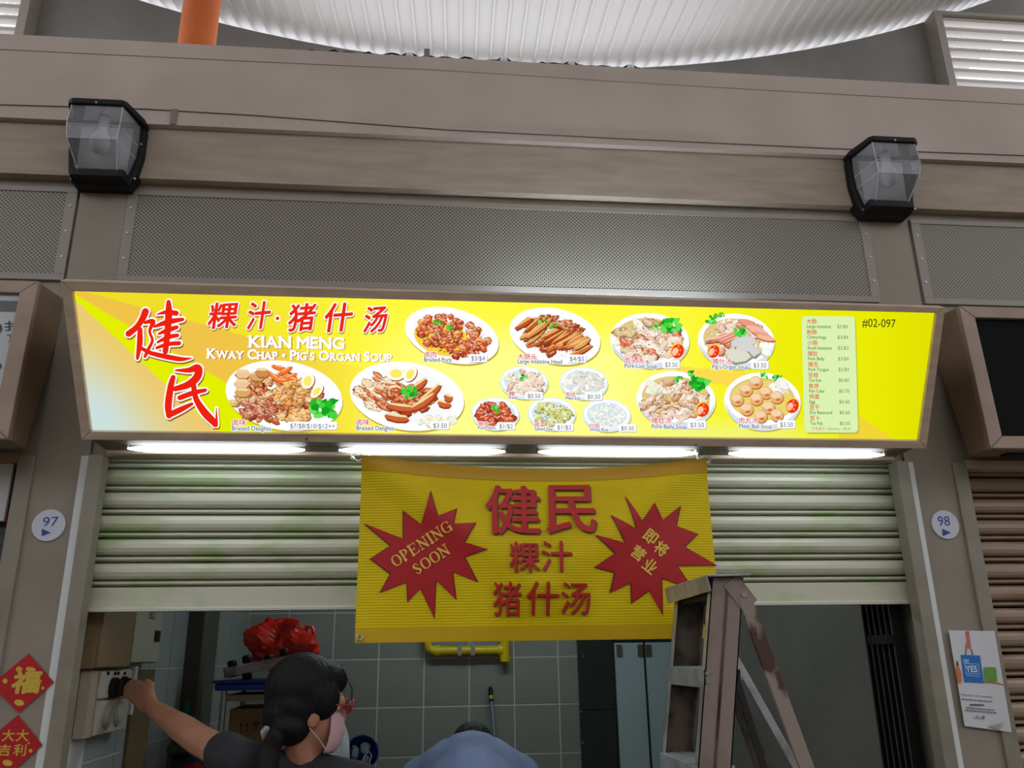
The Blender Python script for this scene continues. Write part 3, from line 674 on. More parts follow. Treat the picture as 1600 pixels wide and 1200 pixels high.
# ------------------------------------------------------------------ neighbouring sign boxes
def neighbour(label, x0, x1, kind):
    t = thing('lightbox_sign', label, 'sign', ((x0+x1)/2, -.1, 2.24))
    prof = [(-.185, 2.24), (-.17, 2.77), (-.002, 2.79), (-.002, 2.63), (-.085, 2.24)]
    MB().prism([(x0, y, z) for y, z in prof], (x1-x0, 0, 0)).build('casing', M_SIDE, t, bevel=.004)
    pl = Plane((x0, -.186, 2.24), (1, 0, 0), (0, .018, .53)); wd = x1-x0; hh = .53
    o = [(0, 0), (wd, 0), (wd, hh), (0, hh)]; fr = .052; q = [(fr, .045), (wd-fr, .045), (wd-fr, hh-.045), (fr, hh-.045)]
    for k in range(4):
        MB().prism([pl.w(*p, -.002) for p in (o[k], o[(k+1) % 4], q[(k+1) % 4], q[k])], pl.n*.022).build('frame_rail', M_FRAME2, t, bevel=.003)
    if kind == 'black':
        MB().prism([pl.w(*p, .002) for p in q], pl.n*.003).build('panel', mat('black_acrylic', (10, 10, 12), .7, spec=.1), t)
    else:
        pn = MB().prism([pl.w(*p, .002) for p in q], pl.n*.003).build('panel', mat('unlit_white_acrylic', (186, 190, 190), .4), t)
        MB().prism([pl.w(q[3][0], q[3][1]-.06, .005), pl.w(q[2][0], q[2][1]-.06, .005), pl.w(q[2][0], q[2][1]-.022, .005), pl.w(q[3][0], q[3][1]-.022, .005)], pl.n*.001).build('printed_band', mat('band_grey', (92, 98, 94), .5), pn)
        pr = Print(pl, .0062)
        pr.line('扌', 8, 24, 518, 15, (60, 64, 66), .01, cap=False); pr.line('丁', 12, 22, 536, 12, (60, 64, 66), .01, cap=False)
        pr.ell(-2, 514, 7, 8, (60, 62, 66)); pr.ell(-3, 573, 7, 6, (60, 62, 66))
        pr.build('lettering', PRINT, pn)['kind'] = 'stuff'
    return t
neighbour('unlit pale sign box of the left neighbour with grey lettering', -4.15, -1.262, 'pale')
nb = neighbour('unlit sign box with blank black panel at the right', 1.882, 4.8, 'black')
boxo('light_slot', 1.98, 2.6, -.15, -.11, 2.232, 2.242, M_BLACK, nb)

# ================================================================== ROLLER SHUTTERS
def slat_mat(name, c, c2):
    return mat(name, c, .42, .15, c2=c2, scale=6, stretch=(.9, 1, 2.2), lo=.54, hi=.68, bump=.02)
def use_position(m):
    nt = m.node_tree; g = nt.nodes.new('ShaderNodeNewGeometry')
    for n in nt.nodes:
        if n.type == 'MAPPING': nt.links.new(g.outputs['Position'], n.inputs[0])
M_SLAT = slat_mat('cream_slat', (204, 203, 180), (180, 194, 146))
M_SLAT2 = slat_mat('tan_slat', (164, 142, 118), (146, 124, 102))
for m_ in (M_SLAT, M_SLAT2): use_position(m_)
def shutter(label, x0, x1, ztop, zbot, m, pitch, pos):
    t = thing('roller_shutter', label, 'shutter', ((x0+x1)/2, .062, zbot))
    prof = [(.032, -.001), (.004, -.002), (-.004, -.008), (-.0085, -.018), (-.009, -.03), (-.005, -.042), (.003, -.049), (.032, -.0525), (.032, -.0565), (.004, -.0575), (-.004, -.0615), (-.004, -.0655), (.004, -.0695), (.032, -.0715)]
    prof = [(y, z*pitch/.0755) for y, z in prof]+[(.038, -pitch+.002), (.038, 0)]
    L = x1-x0; src = None
    for z in pos:
        loc = (x0-(x0+x1)/2, 0, z-zbot)
        if src is None:
            src = MB().prism([(0, y, zz) for y, zz in prof], (L, 0, 0)).build('slat', m, None); src.parent = t; src.location = loc
        else: share(src, loc, t, 'slat')
    return t
pz = [2.2865, 2.2095, 2.1325, 2.0565, 1.979, 1.902]
sh = shutter('cream roller shutter pulled half down behind the yellow banner', OL-.03, OR+.03, 2.24, 1.757, M_SLAT, .0765, pz)
zb_ = 1.8245
MB().prism([(OL-.03, y, z) for y, z in ((.058, zb_), (.058, 1.762), (.048, 1.757), (.09, 1.757), (.09, zb_))], (OR-OL+.06, 0, 0)).build('bottom_bar', M_SLAT, sh, bevel=.002)
boxo('bottom_edge', OL-.03, OR+.03, .044, .092, 1.750, 1.757, mat('edge_pale', (206, 208, 196), .4, .3), sh)
struct('trim_11', MB().box(OL-.03, OR+.03, .085, .25, 2.236, 2.30), M_TRIM)
struct('trim_12', MB().box(XR+.052, 4.8, -.008, .25, 2.215, 2.245), M_FRAME)
rs = shutter('closed tan roller shutter of the right neighbour stall', XR+.053, 4.7, 2.24, .02, M_SLAT2, .077, [2.2735-.077*k for k in range(29)])
struct('trim_13', MB().box(XL-3, XL-.052, -.008, .25, 2.215, 2.245), mat('brown_lintel', (150, 118, 84), .5))

# ================================================================== BANNER
BY = -.12
bTL, bTR, bBL = at(566, 716, BY), at(1102, 716, BY), at(555, 1005, BY)
bx0, bx1, bz1, bz0 = bTL.x, bTR.x, bTL.z+.004, bBL.z
def sag(s): return .036*max(0.0, math.sin(math.pi*max(0, min(1, s))))**1.2
def bdis(s, t):            # cloth relief, s across, t up (0 bottom, 1 top)
    v = -.03*math.sin(math.pi*s)*math.sin(math.pi*min(1, t*1.02))
    d1 = abs((1-t)-(s-.02)*1.5); d2 = abs((1-t)-(.98-s)*1.5)
    v += -.022*math.exp(-(d1/.12)**2)*math.exp(-s*2.6)-.022*math.exp(-(d2/.12)**2)*math.exp(-(1-s)*2.6)
    v += .004*math.sin(s*9+1.2)*(1-t)+.005*math.sin(s*3.2+t*4)*t
    v += .006*math.exp(-((t-.93)/.035)**2)*math.sin(math.pi*s)
    return v
def bpt(x, z, h=0):
    s = (x-bx0)/(bx1-bx0); t = (z-bz0)/(bz1-bz0)
    return Vector((x, BY+bdis(s, t)-h, z-sag(s)*max(0, t)**2))
def banner_mat():
    m = mat('yellow_banner_vinyl', (232, 208, 0), .45, c2=(224, 196, 0), scale=3, spec=.25)
    nt = m.node_tree; b = nt.nodes['Principled BSDF']; tc = nt.nodes.new('ShaderNodeTexCoord'); wv = nt.nodes.new('ShaderNodeTexWave')
    wv.bands_direction = 'Z'; wv.inputs['Scale'].default_value = 38; wv.inputs['Distortion'].default_value = .4; nt.links.new(tc.outputs['Object'], wv.inputs[0])
    bp = nt.nodes.new('ShaderNodeBump'); bp.inputs['Strength'].default_value = .35; bp.inputs['Distance'].default_value = .002
    nt.links.new(wv.outputs['Fac'], bp.inputs['Height']); nt.links.new(bp.outputs[0], b.inputs['Normal']); return m
ban = thing('banner', 'yellow vinyl opening-soon banner tied under the sign', 'banner', ((bx0+bx1)/2, BY, bz0))
mb = MB(); NXB, NZB = 90, 48; vs = []; fs = []
for j in range(NZB+1):
    for i in range(NXB+1): vs.append(bpt(bx0+(bx1-bx0)*i/NXB, bz0+(bz1-bz0)*j/NZB))
for j in range(NZB):
    for i in range(NXB): k = j*(NXB+1)+i; fs.append((k, k+1, k+NXB+2, k+NXB+1))
n0 = len(vs); vs += [v+Vector((0, .0012, 0)) for v in vs]
fs += [tuple(n0+i for i in f[::-1]) for f in fs]
rim = [i for i in range(NXB+1)]+[(j+1)*(NXB+1)-1 for j in range(1, NZB+1)]+[NZB*(NXB+1)+i for i in range(NXB-1, -1, -1)]+[j*(NXB+1) for j in range(NZB-1, 0, -1)]
for a, b in zip(rim, rim[1:]+rim[:1]): fs.append((a, n0+a, n0+b, b))
sheet = MB().add(vs, fs).build('sheet', banner_mat(), ban, smooth=True)
BP = Plane((bx0, BY, bz0), (1, 0, 0), (0, 0, 1))
def cloth_print(pr, name, label=None):
    """lay flat print on the hanging sheet: cut into a fine grid and follow its folds"""
    bm = bmesh.new(); cl_ = bm.loops.layers.float_color.new('Col'); hl = {}
    for f, c in zip(pr.mb.f, pr.mb.c):
        vv = [bm.verts.new(pr.mb.v[i]) for i in f]
        try: fc = bm.faces.new(vv)
        except ValueError: continue
        for l in fc.loops: l[cl_] = (*c, 1)
    bmesh.ops.triangulate(bm, faces=[f for f in bm.faces if len(f.verts) > 4])
    xs = [v.co.x for v in bm.verts]; zs_ = [v.co.z for v in bm.verts]; st = .0125
    x = math.floor(min(xs)/st)*st
    while x < max(xs): bmesh.ops.bisect_plane(bm, geom=bm.verts[:]+bm.edges[:]+bm.faces[:], plane_co=(x, 0, 0), plane_no=(1, 0, 0)); x += st
    z = math.floor(min(zs_)/st)*st
    while z < max(zs_): bmesh.ops.bisect_plane(bm, geom=bm.verts[:]+bm.edges[:]+bm.faces[:], plane_co=(0, 0, z), plane_no=(0, 0, 1)); z += st
    rl = ROOTLOC[ban]
    for v in bm.verts: v.co = bpt(v.co.x, v.co.z, BY-v.co.y)-rl
    me = bpy.data.meshes.new(name); bm.to_mesh(me); bm.free(); me.materials.append(PRINT); me.shade_smooth()
    o = bpy.data.objects.new(name, me); COL.objects.link(o); o.parent = sheet
    if label: o['label'] = label
def zq(x, y):     # point on the close-up of the banner -> point on the photograph, before the top edge sags
    X, Y = 540+x/2.667, 690+y/2.667
    p = at(X, Y, BY); s = (p.x-bx0)/(bx1-bx0); t = (p.z-bz0)/(bz1-bz0)
    return X, Y-sag(s)*max(0, t)**1.7*480
RED = (186, 22, 30)
STAR1 = [(353, 212), (382, 318), (460, 285), (445, 350), (538, 345), (490, 425), (582, 455), (492, 485), (545, 587), (443, 545), (457, 658), (375, 578), (368, 735), (315, 610), (262, 667), (258, 585), (147, 627), (190, 550), (107, 487), (190, 435), (80, 342), (243, 408), (243, 292), (318, 350)]
STAR2 = [(1160, 232), (1228, 340), (1275, 263), (1312, 332), (1388, 272), (1370, 355), (1460, 387), (1405, 440), (1540, 515), (1375, 518), (1440, 612), (1310, 570), (1317, 720), (1258, 620), (1190, 673), (1185, 590), (1100, 630), (1117, 548), (1033, 527), (1117, 470), (1033, 396), (1160, 430), (1100, 313), (1205, 372)]
for S, lab in ((STAR1, 'red starburst reading OPENING SOON'), (STAR2, 'red starburst with yellow characters')):
    pr = Print(BP, .002, .0007); cx_ = sum(p[0] for p in S)/24; cy_ = sum(p[1] for p in S)/24
    big = [(cx_+(x-cx_)*1.02+(3 if x > cx_ else -3), cy_+(y-cy_)*1.02+2) for x, y in S]
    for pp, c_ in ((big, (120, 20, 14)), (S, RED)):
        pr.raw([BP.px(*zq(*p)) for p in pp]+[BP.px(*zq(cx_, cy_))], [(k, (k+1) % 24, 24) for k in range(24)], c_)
    GOLD = (244, 206, 84)
    if S is STAR1:
        tk, tn = .19, .075
        SER = {'O': [[(.5, .97, tn), (.2, .85, .14), (.1, .5, tk), (.2, .15, .14), (.5, .03, tn), (.8, .15, .14), (.9, .5, tk), (.8, .85, .14), (.5, .97, tn)]],
               'P': [[(.22, 0, tk), (.22, 1, tk)], [(.22, .97, tn), (.6, .96, .1), (.84, .75, tk), (.6, .53, .1), (.22, .5, tn)], [(.03, .03, tn), (.42, .03, tn)], [(.03, .97, tn), (.3, .97, tn)]],
               'E': [[(.22, 0, tk), (.22, 1, tk)], [(.03, .97, tn), (.85, .97, tn)], [(.22, .5, tn), (.62, .5, tn)], [(.03, .03, tn), (.9, .03, tn)], [(.84, .97, .08), (.86, .74, .03)], [(.88, .03, .09), (.94, .28, .03)], [(.62, .64, .04), (.62, .36, .04)]],
               'N': [[(.17, 0, .09), (.17, .95, .09)], [(.14, .96, tk), (.83, .04, tk)], [(.83, .04, .09), (.83, 1, .09)], [(.02, .03, tn), (.34, .03, tn)], [(0, .97, tn), (.24, .97, tn)], [(.66, .97, tn), (1, .97, tn)]],
               'I': [[(.5, 0, tk), (.5, 1, tk)], [(.1, .03, tn), (.9, .03, tn)], [(.1, .97, tn), (.9, .97, tn)]],
               'G': [[(.84, .72, .06), (.72, .92, .08), (.5, .97, tn), (.2, .85, .14), (.1, .5, tk), (.2, .15, .14), (.5, .03, tn), (.82, .12, .1)], [(.82, .04, tk), (.82, .42, tk)], [(.58, .43, tn), (1, .43, tn)], [(.84, .95, .05), (.86, .68, .04)]],
               'S': [[(.8, .72, .05), (.68, .92, .08), (.46, .96, .1), (.2, .78, tk), (.46, .53, .2), (.8, .27, tk), (.5, .04, .1), (.26, .08, .08), (.14, .3, .05)]]}
        def arc(t, a, b, h, c):
            dx, dy = (b[0]-a[0]), (b[1]-a[1]); L = math.hypot(dx, dy); nx, ny = dy/L*h, -dx/L*h
            wd = [(.5 if ch == 'I' else .82 if ch in 'SP' else 1.0) for ch in t]; T = sum(wd); x = 0
            for ch, w_ in zip(t, wd):
                k0, k1 = (x+.05)/T, (x+w_-.05)/T; x += w_
                for stv in SER[ch]:
                    Z = []
                    for (ux, uy, uw) in stv:
                        k = k0+(k1-k0)*ux; q = zq(a[0]+dx*k+nx*uy, a[1]+dy*k+ny*uy); Z.append((q[0], q[1], uw*h/2.667))
                    pr.stroke(Z, c)
        pr.h += .002; pr.eps = .00004
        arc('OPENING', (206, 528), (450, 372), 46, GOLD); arc('SOON', (296, 562), (440, 468), 46, GOLD)
    else:
        pr.h += .002; pr.eps = .00004
        for ch, x, y in (('即', 1262, 402), ('将', 1308, 450), ('营', 1212, 470), ('业', 1262, 522)):
            u = (.80*26, .60*26); v = (.60*26, -.80*26)
            u = (math.cos(R(38))*27, math.sin(R(38))*27); v = (math.sin(R(38))*27, -math.cos(R(38))*27)
            pr.text(ch, zq(x-u[0]-v[0], y-u[1]-v[1]), zq(x+u[0]-v[0], y+u[1]-v[1]), zq(x-u[0]+v[0], y-u[1]+v[1]), GOLD, .022, box=0)
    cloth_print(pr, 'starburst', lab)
pr = Print(BP, .002, .0007)
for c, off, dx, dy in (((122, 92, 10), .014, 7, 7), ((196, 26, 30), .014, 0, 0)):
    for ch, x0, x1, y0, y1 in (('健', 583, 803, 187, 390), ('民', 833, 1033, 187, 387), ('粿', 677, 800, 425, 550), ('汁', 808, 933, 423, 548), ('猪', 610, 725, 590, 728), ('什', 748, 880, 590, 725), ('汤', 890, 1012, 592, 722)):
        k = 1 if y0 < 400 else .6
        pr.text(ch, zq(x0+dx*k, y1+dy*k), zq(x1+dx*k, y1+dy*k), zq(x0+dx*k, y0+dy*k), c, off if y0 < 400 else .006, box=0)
    pr.h += pr.eps
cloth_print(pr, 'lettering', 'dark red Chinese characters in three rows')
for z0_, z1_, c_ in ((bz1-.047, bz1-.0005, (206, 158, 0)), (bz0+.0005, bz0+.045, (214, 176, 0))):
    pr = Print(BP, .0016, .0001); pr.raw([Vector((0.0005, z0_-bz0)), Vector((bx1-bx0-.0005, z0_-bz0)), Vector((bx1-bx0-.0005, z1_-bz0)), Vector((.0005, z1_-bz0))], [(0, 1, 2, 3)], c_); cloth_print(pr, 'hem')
for (x, y) in ((575, 723), (1094, 723), (562, 997)):
    c = at(x, y, BY); c.y = BY-.012
    mb = MB(); mb.tube([(c.x+.008*math.cos(a), c.y+.003, c.z+.008*math.sin(a)) for a in [k*math.pi/6 for k in range(13)]], .003, 6, cap=False); mb.build('eyelet', M_STEEL, ban, smooth=True)
M_CORD = mat('white_cord', (226, 228, 226), .7)
for (x, y, ex, ey, lab, s) in ((575, 722, 551, 716, 'white tie cord at the left corner of the banner', 1), (1094, 722, 1108, 722, 'white tie cord at the right corner of the banner', -1)):
    c = at(x, y, BY-.008); e = at(ex, ey, -.1); up = Vector((c.x, -.1, zs-.0122))
    t = thing('tie_cord', lab, 'cord', (c.x, -.1, c.z))
    MB().tube([c, (c.x+.003*s, -.11, c.z+.02), up], .0022, 6).build('cord', M_CORD, t, smooth=True)
    MB().tube([c, c+(e-c)*.3+Vector((0, -.006, .01)), c+(e-c)*.6+Vector((0, -.006, -.006)), e, e+Vector((-.006*s, -.006, .012)), e+(c-e)*.4+Vector((0, -.006, .022)), c+Vector((0, 0, .01))], .002, 6).build('loop', M_CORD, t, smooth=True)
    MB().ball(e, (.007, .006, .007)).build('knot', M_CORD, t, smooth=True)
    MB().tube([(c.x, -.1, zs-.0005), (c.x, -.1, zs-.013)], .008, 10).build('hook', M_CORD, t, smooth=True)

# ================================================================== WALL LAMPS
def lens_mat():
    m = bpy.data.materials.new('lamp_lens'); m.use_nodes = True; nt = m.node_tree; nt.nodes.clear()
    o = nt.nodes.new('ShaderNodeOutputMaterial'); tr = nt.nodes.new('ShaderNodeBsdfTransparent'); tr.inputs[0].default_value = (.9, .9, .92, 1)
    gl = nt.nodes.new('ShaderNodeBsdfGlossy'); gl.inputs['Roughness'].default_value = .12; df = nt.nodes.new('ShaderNodeBsdfDiffuse'); df.inputs[0].default_value = (.55, .55, .56, 1)
    m1 = nt.nodes.new('ShaderNodeMixShader'); m1.inputs[0].default_value = .3; m2 = nt.nodes.new('ShaderNodeMixShader')
    lw = nt.nodes.new('ShaderNodeLayerWeight'); lw.inputs[0].default_value = .35
    nt.links.new(tr.outputs[0], m1.inputs[1]); nt.links.new(df.outputs[0], m1.inputs[2]); nt.links.new(lw.outputs['Fresnel'], m2.inputs[0])
    nt.links.new(m1.outputs[0], m2.inputs[1]); nt.links.new(gl.outputs[0], m2.inputs[2]); nt.links.new(m2.outputs[0], o.inputs[0]); return m
M_LENS = lens_mat()
M_REFL = mat('lamp_reflector', (214, 214, 214), .35, .1, c2=(190, 190, 188), scale=10); M_BULB = mat('frosted_bulb', (220, 216, 216), .25)
def lamp(label, cx, z0, z1):
    t = thing('wall_lamp', label, 'lamp', (cx, -.03, z0), 'black bulkhead wall lamps')
    Y0 = -.03; hw = .128; h = z1-z0
    out = [(-hw+.035, z0), (hw-.035, z0), (hw-.012, z0+.05), (hw, z0+.13), (hw, z1-.03), (hw-.01, z1), (-hw+.01, z1), (-hw, z1-.03), (-hw, z0+.13), (-hw+.012, z0+.05)]
    MB().prism([(cx+x, Y0+.028, z) for x, z in out], (0, -.062, 0)).build('housing', M_BLACK, t, bevel=.006)
    hood = [(-hw, Y0), (hw, Y0), (hw, Y0-.05), (hw-.03, Y0-.15), (hw-.045, Y0-.16), (-hw+.045, Y0-.16), (-hw+.03, Y0-.15), (-hw, Y0-.05)]
    MB().prism([(cx+x, y, z1-.016) for x, y in hood], (0, 0, .022)).build('hood', M_BLACK, t, bevel=.004)
    MB().prism([(cx-hw+.03, Y0-.03, z0+.004), (cx+hw-.03, Y0-.03, z0+.004), (cx+hw-.04, Y0-.075, z0+.012), (cx-hw+.04, Y0-.075, z0+.012)], (0, 0, .03)).build('lower_lip', M_BLACK, t, bevel=.003)
    rings = []
    for z, xb, xf, yf in ((z1-.017, .110, .086, .148), (z1-.10, .112, .088, .156), (z1-.15, .108, .082, .150), (z0+.036, .088, .066, .074)):
        rings.append([(cx-xb, Y0-.034, z), (cx-xf, Y0-yf, z), (cx+xf, Y0-yf, z), (cx+xb, Y0-.034, z)])
    mb = MB(); vs = [p for r_ in rings for p in r_]; fs = []
    for i in range(3):
        for k in range(3): fs.append((i*4+k, i*4+k+1, (i+1)*4+k+1, (i+1)*4+k))
    fs.append((12, 13, 14, 15)); fs.append((3, 2, 1, 0))
    mb.add(vs, fs); mb.build('glass_lens', M_LENS, t)
    seam = MB()
    for i in (1, 2): seam.tube([Vector(p)+Vector((0, -.001, 0)) for p in rings[i]], .0012, 5)
    for k in (1, 2): seam.tube([Vector(r_[k])+Vector((0, -.001, 0)) for r_ in rings], .0014, 5)
    seam.build('lens_edge', mat('lens_edge', (206, 208, 210), .2), t)['kind'] = 'stuff'
    MB().prism([(cx-.085, Y0-.036, z0+.06), (cx+.085, Y0-.036, z0+.06), (cx+.09, Y0-.04, z1-.03), (cx-.09, Y0-.04, z1-.03)], (0, -.003, 0)).build('reflector', M_REFL, t)
    b = MB(); b.tube([(cx, Y0-.08, z1-.02), (cx, Y0-.08, z1-.06)], .018, 12); b.build('lamp_holder', M_REFL, t, smooth=True)
    MB().tube([(cx, Y0-.08, z1-.055), (cx, Y0-.08, z1-.075), (cx, Y0-.082, z1-.10), (cx, Y0-.083, z1-.13), (cx, Y0-.083, z1-.155), (cx, Y0-.083, z1-.168)], [.014, .017, .03, .036, .026, .004], 14).build('bulb', M_BULB, t, smooth=True)
    for x, z in ((hw-.012, z0+.03), (-hw+.03, z0+.018), (hw-.008, z1-.09), (0, z1-.012)):
        yy = Y0-.034 if z < z1-.05 else Y0-.16
        MB().tube([(cx+x, yy, z), (cx+x, yy-.003, z)], .004, 8).build('screw', M_STEEL, t)
    return t
lz = at(160, 290, -.06).z
lamp('black wall lamp with clear faceted glass at the upper left', -1.175, lz, lz+.262)
lz2 = at(1375, 336, -.06).z
lamp('black wall lamp with clear faceted glass at the upper right', 1.752, lz2, lz2+.262)

# ================================================================== WALL SIGNS AND PAPERS
M_BLUE = (38, 66, 150)
WP = Plane((0, -.001, 0), (1, 0, 0), (0, 0, 1))
for num, cx_, cy_, bl, lab in (('97', 77, 821, ((66, 823), (90, 822)), 'round white number disc reading 97 on the left pillar'), ('98', 1476, 820, ((1466.5, 821.5), (1485, 821.5)), 'round white number disc reading 98 on the right pillar')):
    c = at(cx_, cy_, 0); t = thing('number_disc', lab, 'number sign', (c.x, -.003, c.z-.05), 'round stall number discs')
    d = MB().tube([(c.x, -.0005, c.z), (c.x, -.006, c.z)], .05, 40).build('disc', mat('white_plate', (206, 208, 218), .4), t, smooth=True)
    pr = Print(Plane((0, -.0065, 0), (1, 0, 0), (0, 0, 1)), .0003)
    pr.text(num, bl[0], bl[1], (bl[0][0]+(2 if num == '97' else -2), bl[0][1]-15), M_BLUE, 0)
    x0, y0 = (65.5, 826) if num == '97' else (1472, 826)
    pr.poly([(x0, y0), (x0+14, y0+6.5), (x0-.5 if num == '97' else x0+1, y0+12)], M_BLUE)
    pr.build('number_print', PRINT, d)['kind'] = 'stuff'
M_REDP = mat('red_paper', (190, 20, 28), .5, c2=(178, 14, 24), scale=6)
GOLDP = (214, 178, 64)
for pts, ch, lab in (([(45, 1021), (84, 1066), (29, 1114), (-14, 1070)], 'fu', 'red diamond paper with a gold fortune character on the left pillar'), ([(28, 1117), (66, 1164), (8, 1216), (-30, 1166)], 'da', 'red diamond paper with four gold characters, lower on the left pillar')):
    P = [at(x, y, -.0062) for x, y in pts]; cz = min(p.z for p in P)
    t = thing('festive_paper', lab, 'paper decoration', (P[0].x, -.001, cz), 'red new year papers')
    s_ = MB().prism(P, (0, .0008, 0)).build('paper_sheet', M_REDP, t)
    pr = Print(Plane((0, -.0063, 0), (1, 0, 0), (0, 0, 1)), .0003)
    if ch == 'fu':
        for x, y, a, b in ((30, 1046, 5, 4.5), (48, 1046, 8, 4), (8, 1064, 4, 4), (30, 1098, 8, 5), (67, 1075, 2.2, 2.5), (64, 1064, 1.6, 2)): pr.ell(x, y, a, b, GOLDP, 10, 12)
        pr.text('福', (17, 1083), (59, 1082), (24, 1050), (150, 110, 20), .06, box=0); pr.text('福', (17, 1083), (59, 1082), (24, 1050), GOLDP, .045, box=0)
    else:
        for c4, x, y in (('大', 12, 1149), ('大', 34, 1149), ('吉', 6, 1172), ('利', 30, 1172)): pr.text(c4, (x-9.5, y+9), (x+9.5, y+9), (x-7, y-9), GOLDP, .02, box=0)
        for x, y, a, b in ((12, 1192, 8, 5), (48, 1173, 3, 3), (45, 1161, 1.6, 2)): pr.ell(x, y, a, b, GOLDP, 10, 12)
    pr.build('gold_print', PRINT, s_)['kind'] = 'stuff'
# reusable bag notice on the right pillar
Q = [(1480, 985), (1548, 986), (1572, 1143), (1505, 1134)]
T4 = [at(*q, -.004) for q in Q]
t = thing('paper_notice', 'white paper notice with a blue bag picture taped to the right pillar', 'poster', (T4[2].x, -.004, T4[2].z))
def curl(s, tt): return .05*max(0, s-.66)**1.3*(1+tt*.6)
mb = MB(); vs = []; fs = []; n = 14
for j in range(n+1):
    for i in range(n+1):
        s, tt = i/n, j/n; p = (T4[0]*(1-s)+T4[1]*s)*(1-tt)+(T4[3]*(1-s)+T4[2]*s)*tt; vs.append(Vector((p.x, -.012-curl(s, tt), p.z)))
for j in range(n):
    for i in range(n): k = j*(n+1)+i; fs.append((k, k+n+1, k+n+2, k+1))
sheet2 = MB().add(vs, fs).build('paper_sheet', mat('white_paper', (214, 216, 218), .6), t, smooth=True)
pr = Print(Plane((0, -.012, 0), (1, 0, 0), (0, 0, 1)), .0006, .00006)
zp = lambda x, y: (1480+x/7.06, 980+y/7.06)
pr.poly([zp(195, 44), zp(238, 44), zp(252, 150), zp(262, 238), zp(200, 238), zp(196, 205), zp(216, 150)], (206, 112, 104))
pr.stroke([zp(205, 245)+(1.5,), zp(200, 305)+(1.5,)], (36, 70, 130)); pr.stroke([zp(262, 245)+(1.5,), zp(280, 305)+(1.5,)], (36, 70, 130))
pr.poly([zp(146, 304), zp(358, 312), zp(400, 616), zp(186, 606)], (30, 112, 190))
pr.text('MY', zp(182, 400), zp(240, 404), zp(178, 352), (200, 220, 236), .02)
pr.text('YES', zp(206, 492), zp(330, 496), zp(196, 424), (214, 228, 240), .03)
for a, b in (((190, 400), (338, 408)), ((200, 508), (350, 516)), ((206, 530), (350, 540))): pr.stroke([zp(*a)+(.9,), zp(*b)+(.9,)], (180, 206, 230))
for a, b in (((190, 400), (200, 508)), ((338, 408), (350, 516))): pr.stroke([zp(*a)+(.9,), zp(*b)+(.9,)], (180, 206, 230))
pr.stroke([zp(108, 400)+(2.4,), zp(112, 450)+(5,), zp(125, 520)+(8,), zp(132, 600)+(6,)], (214, 120, 60)); pr.stroke([zp(104, 375)+(1.6,), zp(110, 415)+(3,)], (50, 40, 60))
pr.poly([zp(398, 446), zp(430, 438), zp(500, 440), zp(516, 460), zp(528, 596), zp(418, 602), zp(402, 540)], (104, 162, 60))
pr.stroke([zp(405, 604)+(2.5,), zp(500, 610)+(2.6,), zp(580, 634)+(2.2,)], (190, 120, 84))
p, q = zp(150, 752), zp(495, 784); pr.text('Bring your own reusables.', p, q, (p[0]-.3, p[1]-3), (52, 52, 56), .01)
wr = random.Random(8)
for a, b, h_ in (((152, 792), (495, 822), 1.3), ((250, 852), (392, 858), 2.2), ((200, 884), (500, 914), 1.4), ((192, 912), (520, 944), 1.4)):   # print too small to read: word-long dashes
    k = 0.0
    while k < .97:
        e = min(1, k+wr.uniform(.08, .2)); pr.stroke([zp(a[0]+(b[0]-a[0])*k, a[1]+(b[1]-a[1])*k)+(h_,), zp(a[0]+(b[0]-a[0])*e, a[1]+(b[1]-a[1])*e)+(h_,)], (92, 92, 96)); k = e+.04
pr.ell(*zp(318, 988), 3.4, 1.8, (150, 150, 154)); pr.ell(*zp(384, 994), 2.8, 2.8, (120, 120, 126)); pr.poly([zp(445, 1090), zp(520, 1050), zp(600, 1048), zp(560, 1130)], (186, 182, 178))
for v in pr.mb.v:      # follow the curl of the sheet
    w_ = T4[1].x-T4[0].x; tt = max(0, min(1, (T4[0].z-v.z)/(T4[0].z-T4[3].z))); xl = T4[0].x*(1-tt)+T4[3].x*tt; s = max(0, min(1, (v.x-xl)/w_)); v.y -= curl(s, tt)+.0009
pr.build('notice_print', PRINT, sheet2)['kind'] = 'stuff'

# things in the left neighbour's opening
c = at(30, 715, .03); d = at(18, 815, .03)
tag(boxo('notice_board', XL-.62, XL-.077, .02, .035, d.z, c.z+.03, mat('white_board', (196, 196, 190), .5), base=True, bevel=.002), 'blank whitish board hung in the left neighbour stall opening', 'board')
t = thing('poster', 'dark green and red poster below the white board at the left edge', 'poster', (XL-.3, .06, at(10, 900, .06).z))
za, zb2 = at(10, 900, .06).z, at(10, 815, .06).z+.35
boxo('poster_sheet', XL-.62, XL-.05, .055, .06, za, zb2, mat('poster_green', (54, 70, 62), .5, c2=(26, 30, 30), scale=60, lo=.4, hi=.6), t)
boxo('red_band', XL-.62, XL-.05, .052, .0549, za, za+.018, mat('poster_red', (196, 30, 36), .5), t)
boxo('red_patch', XL-.13, XL-.055, .052, .0549, za+.17, za+.215, MATS['poster_red'], t)
boxo('green_patch', XL-.13, XL-.05, .052, .0549, za+.22, za+.25, mat('poster_teal', (40, 90, 74), .5), t)
boxo('brown_border', XL-.08, XL-.05, .051, .0549, za+.25, zb2, mat('brown_lintel', (150, 118, 84), .5), t)
tag(boxo('counter_ledge', XL-1.5, XL-.053, .03, .3, za-.03, za-.004, mat('ledge_cream', (190, 176, 160), .5), base=True), 'cream ledge under the poster in the left neighbour stall', 'ledge')
struct('wall_neighbour', MB().box(-4.2, XL-.053, .3, .34, 0, 2.24), M_RWALL)
struct('wall_neighbour_right', MB().box(XR, 4.8, .2, .24, 0, 2.24), M_RWALL)

